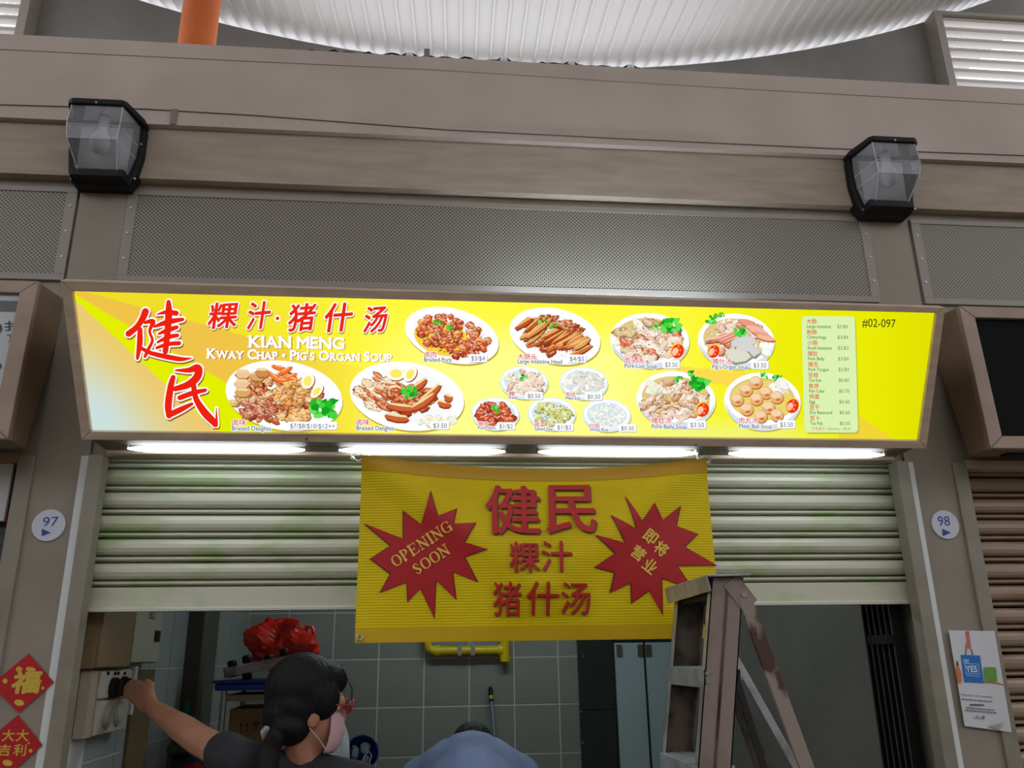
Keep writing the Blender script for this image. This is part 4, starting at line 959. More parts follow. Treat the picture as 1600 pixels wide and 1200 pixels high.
# ================================================================== STEPLADDER
M_LAD = mat('worn_mauve_ladder', (146, 130, 120), .6, .1, c2=(112, 96, 88), scale=9, stretch=(1, 1, .6), lo=.5, hi=.75)
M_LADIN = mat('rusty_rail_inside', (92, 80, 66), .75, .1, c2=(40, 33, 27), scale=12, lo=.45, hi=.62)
M_STEP = mat('aluminium_step', (176, 184, 184), .45, .3, c2=(146, 152, 150), scale=20)
M_RUST = mat('scraped_leg', (150, 134, 122), .7, c2=(76, 52, 42), scale=14, stretch=(1, 1, .5), lo=.48, hi=.56)
NY_, FY_ = -.62, -.29
ntop = at(1137, 903, NY_); zt_l = ntop.z
nx0 = ntop.x; lean_f = (at(1137, 903, NY_).x-at(1117, 1198, NY_).x)/(at(1137, 903, NY_).z-at(1117, 1198, NY_).z)
rtop = at(1163, 925, NY_); rbot = at(1262, 1198, NY_); lean_r = (rbot.x-rtop.x)/(rtop.z-rbot.z)
lad = thing('stepladder', 'worn aluminium stepladder standing open before the right end of the banner', 'ladder', (nx0, (NY_+FY_)/2, 0))
HW = .042
def railpt(z, off): return nx0-(zt_l-z)*lean_f+off
def chan(name, y0, y1, m, web_in, inner):
    # C-channel rail: web plate plus two flanges
    t_ = .003
    mb = MB(); w0, w1 = (y0, y0+t_) if web_in > 0 else (y1-t_, y1)
    mb.prism([(railpt(zt_l, -HW), w0, zt_l), (railpt(zt_l, HW), w0, zt_l), (railpt(0, HW), w0, 0), (railpt(0, -HW), w0, 0)], (0, w1-w0, 0))
    r_ = mb.build(name, m, lad)
    for o in (-HW, HW-t_):
        MB().prism([(railpt(zt_l, o), y0, zt_l), (railpt(zt_l, o+t_), y0, zt_l), (railpt(0, o+t_), y0, 0), (railpt(0, o), y0, 0)], (0, y1-y0, 0)).build('flange', M_ALU if o < 0 else m, r_)
    return r_
chan('rail', NY_, NY_+.028, M_LAD, 1, 0)
MB().prism([(railpt(zt_l, -.006), NY_-.002, zt_l-.02), (railpt(zt_l, .001), NY_-.002, zt_l-.02), (railpt(0, .001), NY_-.002, 0), (railpt(0, -.006), NY_-.002, 0)], (0, .002, 0)).build('rail_groove', M_LADIN, lad)
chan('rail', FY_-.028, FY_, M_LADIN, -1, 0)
# steps
zst = [at(1045, 1042, FY_).z+.0, at(1022, 1176, FY_).z]
dz_ = zst[0]-zst[1]; z = zst[0]
while z > .1:
    xa = railpt(z, -HW-.004); 
    st_ = MB().box(xa, xa+.095, NY_+.003, FY_-.003, z-.004, z).build('step', M_STEP, lad)
    MB().box(xa-.002, xa, NY_+.003, FY_-.003, z-.046, z).build('step_front', M_STEP, st_)
    MB().box(xa+.095, xa+.097, NY_+.003, FY_-.003, z-.03, z).build('step_back', M_STEP, st_)
    for k in range(6): MB().box(xa+.008+k*.014, xa+.012+k*.014, NY_+.005, FY_-.005, z, z+.002).build('tread_rib', M_STEP, st_)
    for yy, sg in ((NY_-.001, -1), (FY_+.001, 1)):
        for zz in (z-.012, z-.032): MB().tube([(xa+.006, yy, zz), (xa+.006, yy+sg*.004, zz)], .005, 8).build('rivet', M_STEEL, lad)
    z -= dz_
# top cap: bent tread plate
MB().prism([(nx0-.062, NY_-.022, zt_l+.002), (nx0+.055, NY_-.022, zt_l+.004), (nx0+.066, FY_+.02, zt_l+.004), (nx0-.07, FY_+.02, zt_l-.004)], (0, 0, .005)).build('top_cap', M_ALU, lad, bevel=.001)
MB().prism([(nx0-.064, NY_-.02, zt_l+.002), (nx0-.07, FY_+.018, zt_l-.004), (nx0-.066, FY_+.018, zt_l-.044), (nx0-.056, NY_-.02, zt_l-.034)], (.003, 0, 0)).build('cap_apron', M_ALU, lad)
MB().box(nx0-.04, nx0+.045, NY_+.03, FY_-.03, zt_l-.05, zt_l+.0).build('hinge_block', mat('hinge_dark', (30, 28, 26), .6), lad)
# rear legs and braces
def bar(name, a, b, wd, th, m):
    a, b = Vector(a), Vector(b); d = (b-a).normalized(); n = Vector((0, 1, 0)); u = d.cross(n).normalized()*wd/2
    return MB().prism([a-u, a+u, b+u, b-u], (0, th, 0)).build(name, m, lad, bevel=.001)
xr0 = rtop.x; zr0 = rtop.z
def rear(y, m, th, wd, x0=0): return bar('rear_leg', (xr0-.005+x0, y, zr0), (xr0+x0+lean_r*zr0, y, .005), wd, th, m)
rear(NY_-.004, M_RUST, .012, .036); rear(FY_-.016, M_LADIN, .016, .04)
bar('leg_plate', (xr0-.035, NY_-.003, zr0+.03), (xr0+.012, NY_-.003, zr0-.035), .05, .004, M_LAD)
MB().tube([(xr0-.004, NY_-.008, zr0-.006), (xr0-.004, NY_+.03, zr0-.006)], .008, 10).build('pivot_bolt', M_STEEL, lad)
p_a, p_b = at(1150, 1030, FY_-.03), at(1248, 1205, FY_-.03)
bar('spreader', p_a, p_b+(p_b-p_a)*.35, .022, .006, M_ALU)
p_a, p_b = at(1146, 1045, FY_-.05), at(1196, 1205, FY_-.05)
bar('spreader', p_a, p_b+(p_b-p_a)*.3, .02, .006, MATS['hinge_dark'])
for zz in (.45, .95): MB().tube([(xr0+lean_r*(zr0-zz), NY_+.006, zz), (xr0+lean_r*(zr0-zz), FY_-.004, zz)], .008, 8).build('rear_crossbar', M_ALU, lad)
for yy in (NY_+.014, FY_-.014):
    MB().box(railpt(0, -HW)-.004, railpt(0, HW)+.004, yy-.017, yy+.017, 0, .03).build('rubber_foot', M_BLACK, lad)

# ================================================================== INSIDE THE STALL
IX = -1.09
# left wall: fuse cupboard, meter box, isolator panel
def onleft(px, py, X): return atX(px, py, X)
M_TANB = mat('tan_board', (134, 112, 76), .6, c2=(124, 102, 68), scale=5); M_CREAMB = mat('cream_box', (176, 174, 154), .5)
XF = -1.032
a, b = onleft(150, 960, XF), onleft(205, 1043, XF); a.y = max(a.y, .12)
t = thing('fuse_cupboard', 'tan fuse cupboard high on the left inner wall', 'cupboard', (-1.0, (a.y+b.y)/2, b.z))
boxo('body', -1.0905, XF-.012, a.y, b.y-.015, b.z, 2.3, M_TANB, t, bevel=.003); boxo('door', XF-.012, XF, a.y+.002, b.y-.017, b.z+.004, 2.29, M_TANB, t, bevel=.002)
a2, b2 = onleft(213, 960, XF), onleft(247, 1036, XF)
t = thing('meter_box', 'cream metal meter box beside the tan cupboard', 'meter box', (-1.0, (a2.y+b2.y)/2, b2.z))
boxo('body', -1.0905, XF-.012, a2.y, b2.y, b2.z, 2.3, M_TANB, t, bevel=.003); boxo('door', XF-.012, XF, a2.y+.004, b2.y-.004, b2.z+.004, 2.29, M_CREAMB, t, bevel=.002)
for px, py, m in ((239, 958, M_STEEL), (247-1, 994, M_BLACK)):
    c = onleft(px, py, XF); boxo('latch', XF, XF+.006, c.y-.035, c.y+.02, c.z-.02, c.z+.02, m, t, bevel=.002)
XS = -1.045
a3, b3 = onleft(150, 1048, XS), onleft(197, 1140, XS); a3.y = max(a3.y, .12)
t = thing('switch_panel', 'beige switch panel with two dark rotary switches under the tan cupboard', 'switch panel', (-1.03, (a3.y+b3.y)/2, b3.z))
boxo('back_plate', -1.0905, XS-.01, a3.y, b3.y, b3.z, a3.z, mat('beige_panel', (172, 158, 140), .6), t, bevel=.002)
mid = (a3.z+b3.z)/2+.01
boxo('cover', XS-.01, XS, a3.y+.06, b3.y-.004, mid+.004, a3.z-.004, mat('pale_cover', (186, 178, 166), .5), t, bevel=.002)
boxo('cover', XS-.01, XS, a3.y+.06, b3.y-.004, b3.z+.004, mid-.004, MATS['pale_cover'], t, bevel=.002)
for px, py in ((175, 1075), (190, 1073)):
    c = onleft(px, py, XS); k_ = MB().tube([(XS-.002, c.y, c.z), (XS+.014, c.y, c.z)], .034, 18).build('rotary_switch', M_BLACK, t, smooth=True)
    boxo('switch_grip', XS+.014, XS+.03, c.y-.006, c.y+.006, c.z-.028, c.z+.028, M_BLACK, k_, bevel=.002)
for px, py in ((166, 1118), (184, 1114)):
    c = onleft(px, py, XS); MB().tube([(XS-.002, c.y, c.z), (XS+.008, c.y, c.z)], .04, 20).build('socket', mat('socket_grey', (150, 150, 142), .4), t, smooth=True)
    MB().tube([(XS+.008, c.y, c.z), (XS+.012, c.y, c.z)], .028, 18).build('socket_cap', M_CREAMB, t, smooth=True)
for px in (168, 179, 184, 194):
    c = onleft(px, 1052, XS); MB().tube([(XS, c.y, c.z), (XS+.005, c.y, c.z)], .006, 8).build('indicator', M_BLACK, t)
e0, e1 = onleft(199, 1042, -1.04), onleft(189, 1120, -1.04)
tag(boxo('cable_trunking', -1.0905, -1.04, b3.y+.012, b3.y+.04, e1.z, e0.z, mat('white_pvc', (206, 208, 206), .5), base=True, bevel=.002), 'white cable trunking strip beside the switch panel', 'trunking')
e0, e1 = onleft(205, 1045, -1.08), onleft(243, 1045, -1.08)
tag(boxo('plywood_board', -1.0905, -1.08, e0.y+.06, e1.y, .6, onleft(230, 1042, -1.04).z-.01, mat('plywood_brown', (112, 92, 62), .7, c2=(100, 80, 52), scale=6), base=True), 'brown plywood board on the left wall behind the reaching arm', 'board')

# yellow gas pipe on the back wall
M_GAS = mat('yellow_gas_paint', (226, 200, 0), .35)
g0, g1 = at(667, 1017, 2.62), at(789, 1017, 2.62)
t = thing('gas_pipe', 'yellow painted gas pipe bending along the back wall under the banner', 'pipe', ((g0.x+g1.x)/2, 2.62, g0.z))
MB().tube([(g0.x, 2.62, 2.55), (g0.x, 2.62, g0.z+.05), (g0.x+.012, 2.62, g0.z+.016), (g0.x+.045, 2.62, g0.z), (g1.x, 2.62, g0.z)], .026, 14).build('pipe_run', M_GAS, t, smooth=True)
MB().tube([(g1.x, 2.62, 2.3), (g1.x, 2.62, g0.z-.045)], .029, 14).build('riser', M_GAS, t, smooth=True)
MB().tube([(g1.x, 2.62, g0.z-.04), (g1.x, 2.62, g0.z-.07)], [.035, .032], 14).build('end_cap', M_GAS, t, smooth=True)
for gx in (g0.x+.05, g1.x-.045): MB().tube([(gx, 2.62, g0.z), (gx+.03, 2.62, g0.z)], .032, 14).build('collar', M_GAS, t, smooth=True)
for gx in (g0.x+.2, g1.x-.2): boxo('pipe_clip', gx-.012, gx+.012, 2.59, 2.698, g0.z-.03, g0.z+.035, M_STEEL, t)

# broom handle leaning on the back wall
h0, h1 = at(766, 1073, 2.66), at(773, 1150, 2.58)
d = (h1-h0).normalized(); hb = h0+d*((0.03-h0.z)/d.z)
t = thing('broom', 'slim grey broom handle with black and yellow grip against the back wall', 'broom', (hb.x, hb.y, 0))
g_ = h0+d*((at(768, 1096, 2.65).z-h0.z)/d.z)
MB().tube([h0, h0+d*.015, g_], [.007, .014, .014], 10).build('grip', M_BLACK, t, smooth=True)
MB().tube([g_-d*.035, g_-d*.015], .0148, 10).build('grip_band', mat('grip_yellow', (196, 170, 50), .5), t, smooth=True)
MB().tube([g_, hb], .011, 10).build('handle', mat('grey_blue_tube', (132, 150, 160), .35, .4), t, smooth=True)
boxo('head', hb.x-.14, hb.x+.14, hb.y-.03, hb.y+.03, 0.015, .06, MATS['grey_blue_tube'], t); boxo('bristles', hb.x-.15, hb.x+.15, hb.y-.035, hb.y+.035, 0, .014, M_BLACK, t)

# trolley with blue lid, cardboard box, red bag, clear lids
TY = 1.0
q0 = at(350, 1084, TY); q1 = at(470, 1084, TY)
tx0, tx1, tz = q0.x, q1.x, q0.z
t = thing('wire_trolley', 'steel trolley rack behind the woman', 'trolley', ((tx0+tx1)/2, TY+.2, 0))
for x in (tx0, tx1):
    for y in (TY, TY+.4): MB().tube([(x, y, .04), (x, y, tz+.012)], .0125, 10).build('post', M_STEEL, t, smooth=True); MB().ball((x, y, .025), .025).build('castor', M_BLACK, t, smooth=True)
for z in (tz-.03, tz-.42, .2): boxo('shelf', tx0-.005, tx1+.005, TY-.005, TY+.405, z, z+.024, mat('shelf_steel', (140, 132, 110), .45, .4), t)
zb0, zb1 = tz, at(340, 1063, TY).z
lid0 = at(335, 1070, TY-.03)
t = thing('blue_crate', 'shallow blue plastic tub lid on top of the trolley', 'tub', ((lid0.x+tx1)/2, TY+.2, tz))
M_BLUEP = mat('blue_plastic', (14, 44, 150), .3)
boxo('tray', lid0.x, tx1+.05, TY-.03, TY+.43, tz+.0125, zb1-.012, M_BLUEP, t, bevel=.008); boxo('rim', lid0.x-.008, tx1+.058, TY-.038, TY+.438, zb1-.012, zb1, M_BLUEP, t, bevel=.004)
cb = thing('cardboard_box', 'brown cardboard carton on the trolley shelf with printed arrows', 'box', ((tx0+tx1)/2, TY+.2, tz-.396))
M_CARD = mat('cardboard', (122, 90, 52), .8, c2=(112, 80, 44), scale=8)
boxo('carton', tx0+.025, tx1-.02, TY+.02, TY+.36, tz-.396, tz-.06, M_CARD, cb, bevel=.003)
pl = Plane((0, TY+.019, 0), (1, 0, 0), (0, 0, 1)); pr = Print(pl, .0005)
for x in (377, 386):
    pr.stroke([(x, 1143, 1.6), (x, 1132, 1.6)], (40, 28, 16)); pr.poly([(x-3, 1134), (x+3, 1134), (x, 1128)], (40, 28, 16))
pr.poly([(393, 1128), (407, 1128), (400, 1137)], (40, 28, 16)); pr.poly([(399, 1136), (401, 1136), (401, 1143), (399, 1143)], (40, 28, 16))
pr.rrect(420, 1118, 430, 1128, 1, (176, 172, 160))
pr.build('carton_print', PRINT, cb)['kind'] = 'stuff'
boxo('tape', tx0+.024, tx1-.019, TY+.16, TY+.21, tz-.0605, tz-.0585, mat('parcel_tape', (150, 118, 70), .3), cb)
# clear dispenser lids with black knobs
def clear_mat():
    m = bpy.data.materials.new('clear_plastic'); m.use_nodes = True; nt = m.node_tree; nt.nodes.clear(); o = nt.nodes.new('ShaderNodeOutputMaterial')
    tr = nt.nodes.new('ShaderNodeBsdfTransparent'); tr.inputs[0].default_value = (.86, .84, .90, 1); gl = nt.nodes.new('ShaderNodeBsdfGlossy'); gl.inputs['Roughness'].default_value = .08
    df = nt.nodes.new('ShaderNodeBsdfDiffuse'); df.inputs[0].default_value = (.6, .56, .62, 1); a_ = nt.nodes.new('ShaderNodeMixShader'); a_.inputs[0].default_value = .22
    lw = nt.nodes.new('ShaderNodeLayerWeight'); lw.inputs[0].default_value = .4; b_ = nt.nodes.new('ShaderNodeMixShader')
    nt.links.new(tr.outputs[0], a_.inputs[1]); nt.links.new(df.outputs[0], a_.inputs[2]); nt.links.new(lw.outputs['Fresnel'], b_.inputs[0]); nt.links.new(a_.outputs[0], b_.inputs[1]); nt.links.new(gl.outputs[0], b_.inputs[2]); nt.links.new(b_.outputs[0], o.inputs[0]); return m
M_CLEAR = clear_mat()
l0, l1 = at(352, 1058, TY+.02), at(466, 1035, TY+.02)
t = thing('clear_tray', 'clear plastic tray with black knobs lying tilted on the blue tub', 'tray', ((l0.x+l1.x)/2, TY+.1, zb1))
u = (l1-l0); L_ = u.length; u.normalize(); vv = Vector((0, 1, 0)); n_ = u.cross(vv)*-1
if n_.z < 0: n_ = -n_
O_ = Vector((l0.x, TY+.0, zb1+.008))
def tp(a_, b_, c_): return O_+u*a_+vv*b_+n_*c_
def slab(a0, a1, b0, b1, c0, c1): return MB().prism([tp(a0, b0, c0), tp(a1, b0, c0), tp(a1, b1, c0), tp(a0, b1, c0)], n_*(c1-c0))
slab(0, L_, 0, .2, 0, .004).build('tray_floor', M_CLEAR, t)
for a0, a1, b0, b1 in ((0, L_, 0, .004), (0, L_, .196, .2), (0, .004, 0, .2), (L_-.004, L_, 0, .2)): slab(a0, a1, b0, b1, .004, .04).build('tray_wall', M_CLEAR, t)
for x, y in ((362, 1052), (363, 1038), (386, 1030), (386, 1056), (420, 1030), (444, 1020)):
    c = at(x, y, TY+.03); mb = MB(); mb.tube([c-n_*.016, c-n_*.01, c+n_*.01, c+n_*.016], [.016, .02, .02, .015], 12); mb.build('knob', M_BLACK, t, smooth=True)
# plastic bag builder: crumpled shell
def bag(name, label, c, r, m, handles=(), sub=4, amp=.18, seed=1):
    bm = bmesh.new(); bmesh.ops.create_icosphere(bm, subdivisions=sub, radius=1); rn = random.Random(seed); W = [(Vector((rn.gauss(0, 1), rn.gauss(0, 1), rn.gauss(0, 1)))*3.0, rn.uniform(0, 6)) for _ in range(9)]; CR = [(Vector((rn.gauss(0, 1), rn.gauss(0, 1), rn.gauss(0, .5)))*5.5, rn.uniform(0, 6)) for _ in range(5)]
    for v in bm.verts:
        k = sum(math.sin(v.co.dot(a_)+p_) for a_, p_ in W)/9; s_ = 1+amp*k*1.6-amp*.16*sum(abs(math.sin(v.co.dot(a_)+p_)) for a_, p_ in CR); v.co = Vector((v.co.x*r[0]*s_, v.co.y*r[1]*s_, max(v.co.z, -.72)*r[2]*s_))
    zmin = min(v.co.z for v in bm.verts)
    t = thing(name, label, 'bag', (c[0], c[1], c[2])); me = bpy.data.meshes.new('bag_body')
    for v in bm.verts: v.co.z -= zmin
    bm.to_mesh(me); bm.free(); me.materials.append(m); o = bpy.data.objects.new('bag_body', me); COL.objects.link(o); o.parent = t
    for pts in handles: MB().tube(pts[0], pts[1], 8).build('handle', m, t, smooth=True)
    return t
def film(name, c, tr=.35):
    m = mat(name, c, .25); b = m.node_tree.nodes['Principled BSDF']; b.inputs['Transmission Weight'].default_value = 0; b.inputs['Subsurface Weight'].default_value = 0
    return m
M_REDB = film('red_film', (206, 40, 28)); M_WHB = film('white_film', (214, 224, 228))
c = at(430, 1052, TY+.33); hx = [at(x, y, TY+.33) for x, y in ((468, 1022), (474, 990), (480, 979), (488, 980), (491, 992), (486, 1012), (482, 1030))]
wd = (at(496, 1040, TY+.33).x-at(372, 1040, TY+.33).x)/2; hh = (at(430, 996, TY+.33).z-zb1)
bag('red_plastic_bag', 'knotted red plastic carrier bag on the blue tub', ((at(434, 1040, TY+.33).x), TY+.33, zb1+.001), (wd*1.05, .11, hh*.8), M_REDB, [(hx, [.035, .016, .011, .009, .011, .014, .035])], amp=.42, seed=11)
# green bottle and red tub at left
c = at(291, 1125, 1.35); c2 = at(291, 1077, 1.35)
t = thing('green_bottle', 'green plastic bottle with white label near the left wall', 'bottle', (c.x, 1.35, c.z-.09))
zz = c.z-.09; H_ = c2.z-zz; rb = .033
MB().tube([(c.x, 1.35, zz), (c.x, 1.35, zz+H_*.02), (c.x, 1.35, zz+H_*.62), (c.x, 1.35, zz+H_*.74), (c.x, 1.35, zz+H_*.84), (c.x, 1.35, zz+H_*.9)], [rb*.9, rb, rb, rb*.85, rb*.4, rb*.34], 18).build('body', mat('green_pet', (10, 110, 62), .2), t, smooth=True)
MB().tube([(c.x, 1.35, zz+H_*.9), (c.x, 1.35, zz+H_)], rb*.42, 14).build('cap', mat('green_cap', (12, 130, 60), .4), t, smooth=True)
MB().tube([(c.x, 1.35, zz+H_*.12), (c.x, 1.35, zz+H_*.5)], rb*1.01, 18).build('label', mat('bottle_label', (150, 170, 160), .5), t, smooth=True)
tag(MB().box(c.x-.045, c.x+.11, 1.2, 1.55, zz-.03, zz).box(c.x-.04, c.x-.015, 1.22, 1.25, 0, zz-.03).box(c.x+.065, c.x+.095, 1.22, 1.25, 0, zz-.03).box(c.x-.04, c.x-.015, 1.5, 1.53, 0, zz-.03).box(c.x+.065, c.x+.095, 1.5, 1.53, 0, zz-.03).build('side_table', mat('dark_table', (70, 66, 62), .6), base=True), 'narrow dark side table under the green bottle', 'table')
c = at(306, 1192, .95)
t = thing('red_tub', 'dark red plastic tub behind the arm at the left', 'tub', (c.x, 1.0, c.z-.16))
MB().tube([(c.x, 1.0, c.z-.16), (c.x, 1.0, c.z)], [.045, .055], 20).build('tub_body', mat('dark_red_plastic', (140, 20, 24), .4), t, smooth=True); MB().tube([(c.x, 1.0, c.z), (c.x, 1.0, c.z+.012)], .058, 20).build('tub_rim', mat('navy_plastic', (20, 34, 80), .4), t, smooth=True)
tag(boxo('storage_box', c.x-.08, c.x+.035, .89, .985, .0, c.z-.16, mat('grey_box', (84, 84, 82), .6), base=True, bevel=.006), 'grey storage box under the red tub', 'box')
# white hanging bag and blue basket
c = at(527, 1172, .9); 
bag('white_plastic_bag', 'white striped plastic bag seen past the chin of the woman', (c.x, .9, at(527, 1204, .9).z-.05), (.055, .05, .13), M_WHB, amp=.12, seed=9)
WB = at(527, 1204, .9).z-.05
c = at(565, 1177, 1.0); rB = (at(592, 1177, 1.0).x-at(538, 1177, 1.0).x)/2
t = thing('blue_basket', 'round blue basket holding clear bags, tipped towards the viewer', 'basket', (c.x, 1.0, c.z-rB))
ang = [k*2*math.pi/24 for k in range(24)]; mb = MB(); vs = []; fs = []
for (rr, yy) in ((rB, 0), (rB*.93, .002), (rB*.78, .09), (0.001, .095), (rB*.82, .10), (rB*.97, .004)):
    for a_ in ang: vs.append((c.x+rr*math.cos(a_), 1.0+yy, c.z+rr*math.sin(a_)))
for i in range(5):
    for k in range(24): fs.append((i*24+k, i*24+(k+1) % 24, (i+1)*24+(k+1) % 24, (i+1)*24+k))
for k in range(24): fs.append((120+k, 120+(k+1) % 24, (k+1) % 24, k))
mb.add(vs, fs).build('basket_shell', M_BLUEP, t, smooth=True)
for i, (dx, dz, sx, sz) in enumerate(((-.03, -.005, .022, .034), (.012, .012, .026, .03), (.02, -.025, .02, .02))):
    bag('clear_bag', ('crumpled clear bag at the left in the blue basket', 'crumpled clear bag at the top in the blue basket', 'crumpled clear bag at the lower right in the blue basket')[i], (c.x+dx, 1.04, c.z+dz-sz*.6), (sx, .03, sz), mat('cloudy_film', (150, 168, 190), .25), sub=2, amp=.25, seed=20+i)
ph = [at(x, y, .995) for x, y in ((562, 1198), (570, 1180), (576, 1174), (581, 1180), (577, 1192), (570, 1202))]
tag(MB().tube(ph, .0022, 6).build('string_loop', M_CORD, base=True, smooth=True), 'loop of white string hanging out of the blue basket', 'string')
sx0, sx1 = at(500, 1200, .95).x, at(605, 1200, .95).x
t = thing('rack_table', 'low steel side table under the blue basket', 'table', ((sx0+sx1)/2, 1.0, 0))
boxo('top', sx0, sx1, .82, 1.2, WB-.025, WB-.0005, MATS['shelf_steel'], t)
for x in (sx0+.02, sx1-.02):
    for y in (.84, 1.18): MB().tube([(x, y, 0), (x, y, WB-.025)], .012, 8).build('leg', M_STEEL, t)
boxo('basket_prop', c.x-.05, c.x+.05, .98, 1.15, WB-.0005, c.z-rB+.002, MATS['shelf_steel'], t)

# black folding grille at the right jamb
M_GR = mat('black_grille', (14, 14, 14), .45)
t = thing('folding_gate', 'black folding metal gate pushed against the right jamb', 'gate', (1.64, .16, 0))
for k in range(6):
    y = .112+k*.027; x = 1.662-k*.006
    boxo('gate_bar', x-.045, x, y, y+.012, .02, 2.2, M_GR, t); boxo('bar_edge', x-.048, x-.045, y+.001, y+.006, .04, 2.2, mat('worn_edge', (92, 90, 84), .4, .5), t)
for zz in (.3, 1.0, 1.62, 2.0): boxo('cross_rail', 1.59, 1.66, .108, .255, zz, zz+.03, M_GR, t)

# string of small lights and a bracket along the top of the beam
M_CABLE = mat('black_cable', (14, 14, 16), .6)
rn = random.Random(5); YC = .02; zc = zf(3.877, -.055)
t = thing('string_lights', 'black cable with small white bulbs lying along the top of the beam', 'string lights', (.3, YC, zc))
xsw = [at(x, 60+x*.054, 0).x for x in (480, 1000)]
pts = []; x = xsw[0]
while x < xsw[1]:
    pts.append((x, -.04+rn.uniform(-.006, .006), zc+.006+abs(rn.gauss(0, .006)))); x += .022
MB().tube(pts, .004, 6).build('cable', M_CABLE, t, smooth=True)
for px in (640, 787, 892, 985):
    c = at(px, 55+px*.054-6, -.04); MB().ball((c.x, -.04, zc+.014), (.016, .012, .012)).build('bulb', mat('white_bulb_plastic', (226, 230, 240), .4), t, smooth=True)
    MB().tube([(c.x-.03, -.04, zc+.01), (c.x-.012, -.04, zc+.022), (c.x+.012, -.04, zc+.022), (c.x+.03, -.04, zc+.01)], .004, 6).build('cable_loop', M_CABLE, t, smooth=True)
c = at(667, 82, -.05)
tag(boxo('bracket', c.x-.011, c.x+.011, -.05, -.03, zc-.002, c.z+.018, mat('clip_grey', (130, 122, 116), .6), base=True), 'small square grey bracket standing on the beam top', 'bracket')

# ================================================================== PEOPLE
def fuse(mb, name, m, parent, voxel, smooth_it=3):
    """join overlapping volumes into one continuous skin"""
    rl = loc_of(parent); me = bpy.data.meshes.new('tmp'); me.from_pydata([tuple(v-rl) for v in mb.v], [], mb.f)
    bm = bmesh.new(); bm.from_mesh(me); bmesh.ops.recalc_face_normals(bm, faces=bm.faces); bm.to_mesh(me); bm.free()
    o = bpy.data.objects.new('tmp', me); COL.objects.link(o)
    r_ = o.modifiers.new('r', 'REMESH'); r_.mode = 'VOXEL'; r_.voxel_size = voxel
    sm = o.modifiers.new('s', 'SMOOTH'); sm.factor = .5; sm.iterations = smooth_it
    dg = bpy.context.evaluated_depsgraph_get(); out = bpy.data.meshes.new_from_object(o.evaluated_get(dg)); out.name = name
    bpy.data.objects.remove(o); bpy.data.meshes.remove(me)
    out.materials.clear(); out.materials.append(m); out.shade_smooth()
    ob = bpy.data.objects.new(name, out); COL.objects.link(ob); ob.parent = parent; return ob
M_SKIN = mat('skin', (190, 138, 108), .5, c2=(180, 126, 98), scale=12)
M_HAIR = mat('black_hair', (9, 8, 8), .6, c2=(18, 15, 14), scale=70, stretch=(1, 1, .12), bump=.8, spec=.25)
M_TEE = mat('charcoal_tee', (44, 44, 48), .85, c2=(38, 38, 42), scale=30, bump=.1)
M_JEAN = mat('dark_trousers', (30, 32, 40), .8)

# --- woman in charcoal tee reaching to the switch panel
WY = .03
Hc = at(484, 1104, WY)
woman = thing('person', 'woman in charcoal tee with ponytail, glasses and pink mask reaching left to the switches', 'person', (Hc.x, WY, 0))
f_ = Vector((.92, .36, -.12)).normalized(); u_ = (Vector((.06, 0, 1))-f_*f_.dot(Vector((.06, 0, 1)))).normalized(); r_v = f_.cross(u_)
HM = Matrix((f_, r_v, u_)).transposed()
KS = 1.10
def hd(a, b, c): return Hc+HM @ Vector((a*KS, b*KS, c*KS))
def hball(mb, c, r, extra=None): mb.ball(hd(*c), Vector(r)*KS, HM, 20, 14)
SLp = at(380, 1192, -.01); SRp = at(562, 1226, .02); Nb = at(474, 1190, .04)
chest = (SLp+SRp)/2+Vector((0, .03, -.13)); pelvis = Vector((chest.x-.02, WY+.02, .90))
elb = at(314, 1158, .17); wri = at(238, 1106, .33)
body = MB()
hball(body, (-.01, 0, .03), (.096, .075, .096)); hball(body, (.022, 0, -.03), (.07, .062, .085)); hball(body, (.042, 0, -.083), (.042, .042, .032)); hball(body, (.094, 0, -.02), (.016, .012, .022)); hball(body, (.078, 0, .02), (.02, .045, .02))
for sd in (-1, 1): hball(body, (-.004, .072*sd, -.022), (.02, .010, .033))
body.limb(hd(-.025, 0, -.06), .055, Nb, .058)
body.limb(Nb+Vector((0, .01, -.03)), .07, chest, .12); body.limb(chest, .12, pelvis+Vector((0, 0, .12)), .11); body.limb(pelvis+Vector((0, 0, .12)), .11, pelvis, .14)
body.limb(SLp, .052, elb, .046); body.limb(elb, .047, elb+(wri-elb)*.35, .044); body.limb(elb+(wri-elb)*.35, .044, wri, .028)
relb = SRp+Vector((-.01, .06, -.26)); rwri = relb+Vector((-.03, .22, .0)); body.limb(SRp, .052, relb, .042); body.limb(relb, .042, rwri, .027)
for sd in (-1, 1):
    hip = pelvis+Vector((.09*sd, 0, -.04)); kn = Vector((hip.x+.01*sd, WY-.01, .48)); an = Vector((kn.x, WY+.04, .08)); body.limb(hip, .085, kn, .055); body.limb(kn, .056, an, .036); body.limb(an+Vector((0, 0, -.035)), .038, an+Vector((.01, .14, -.05)), .026)
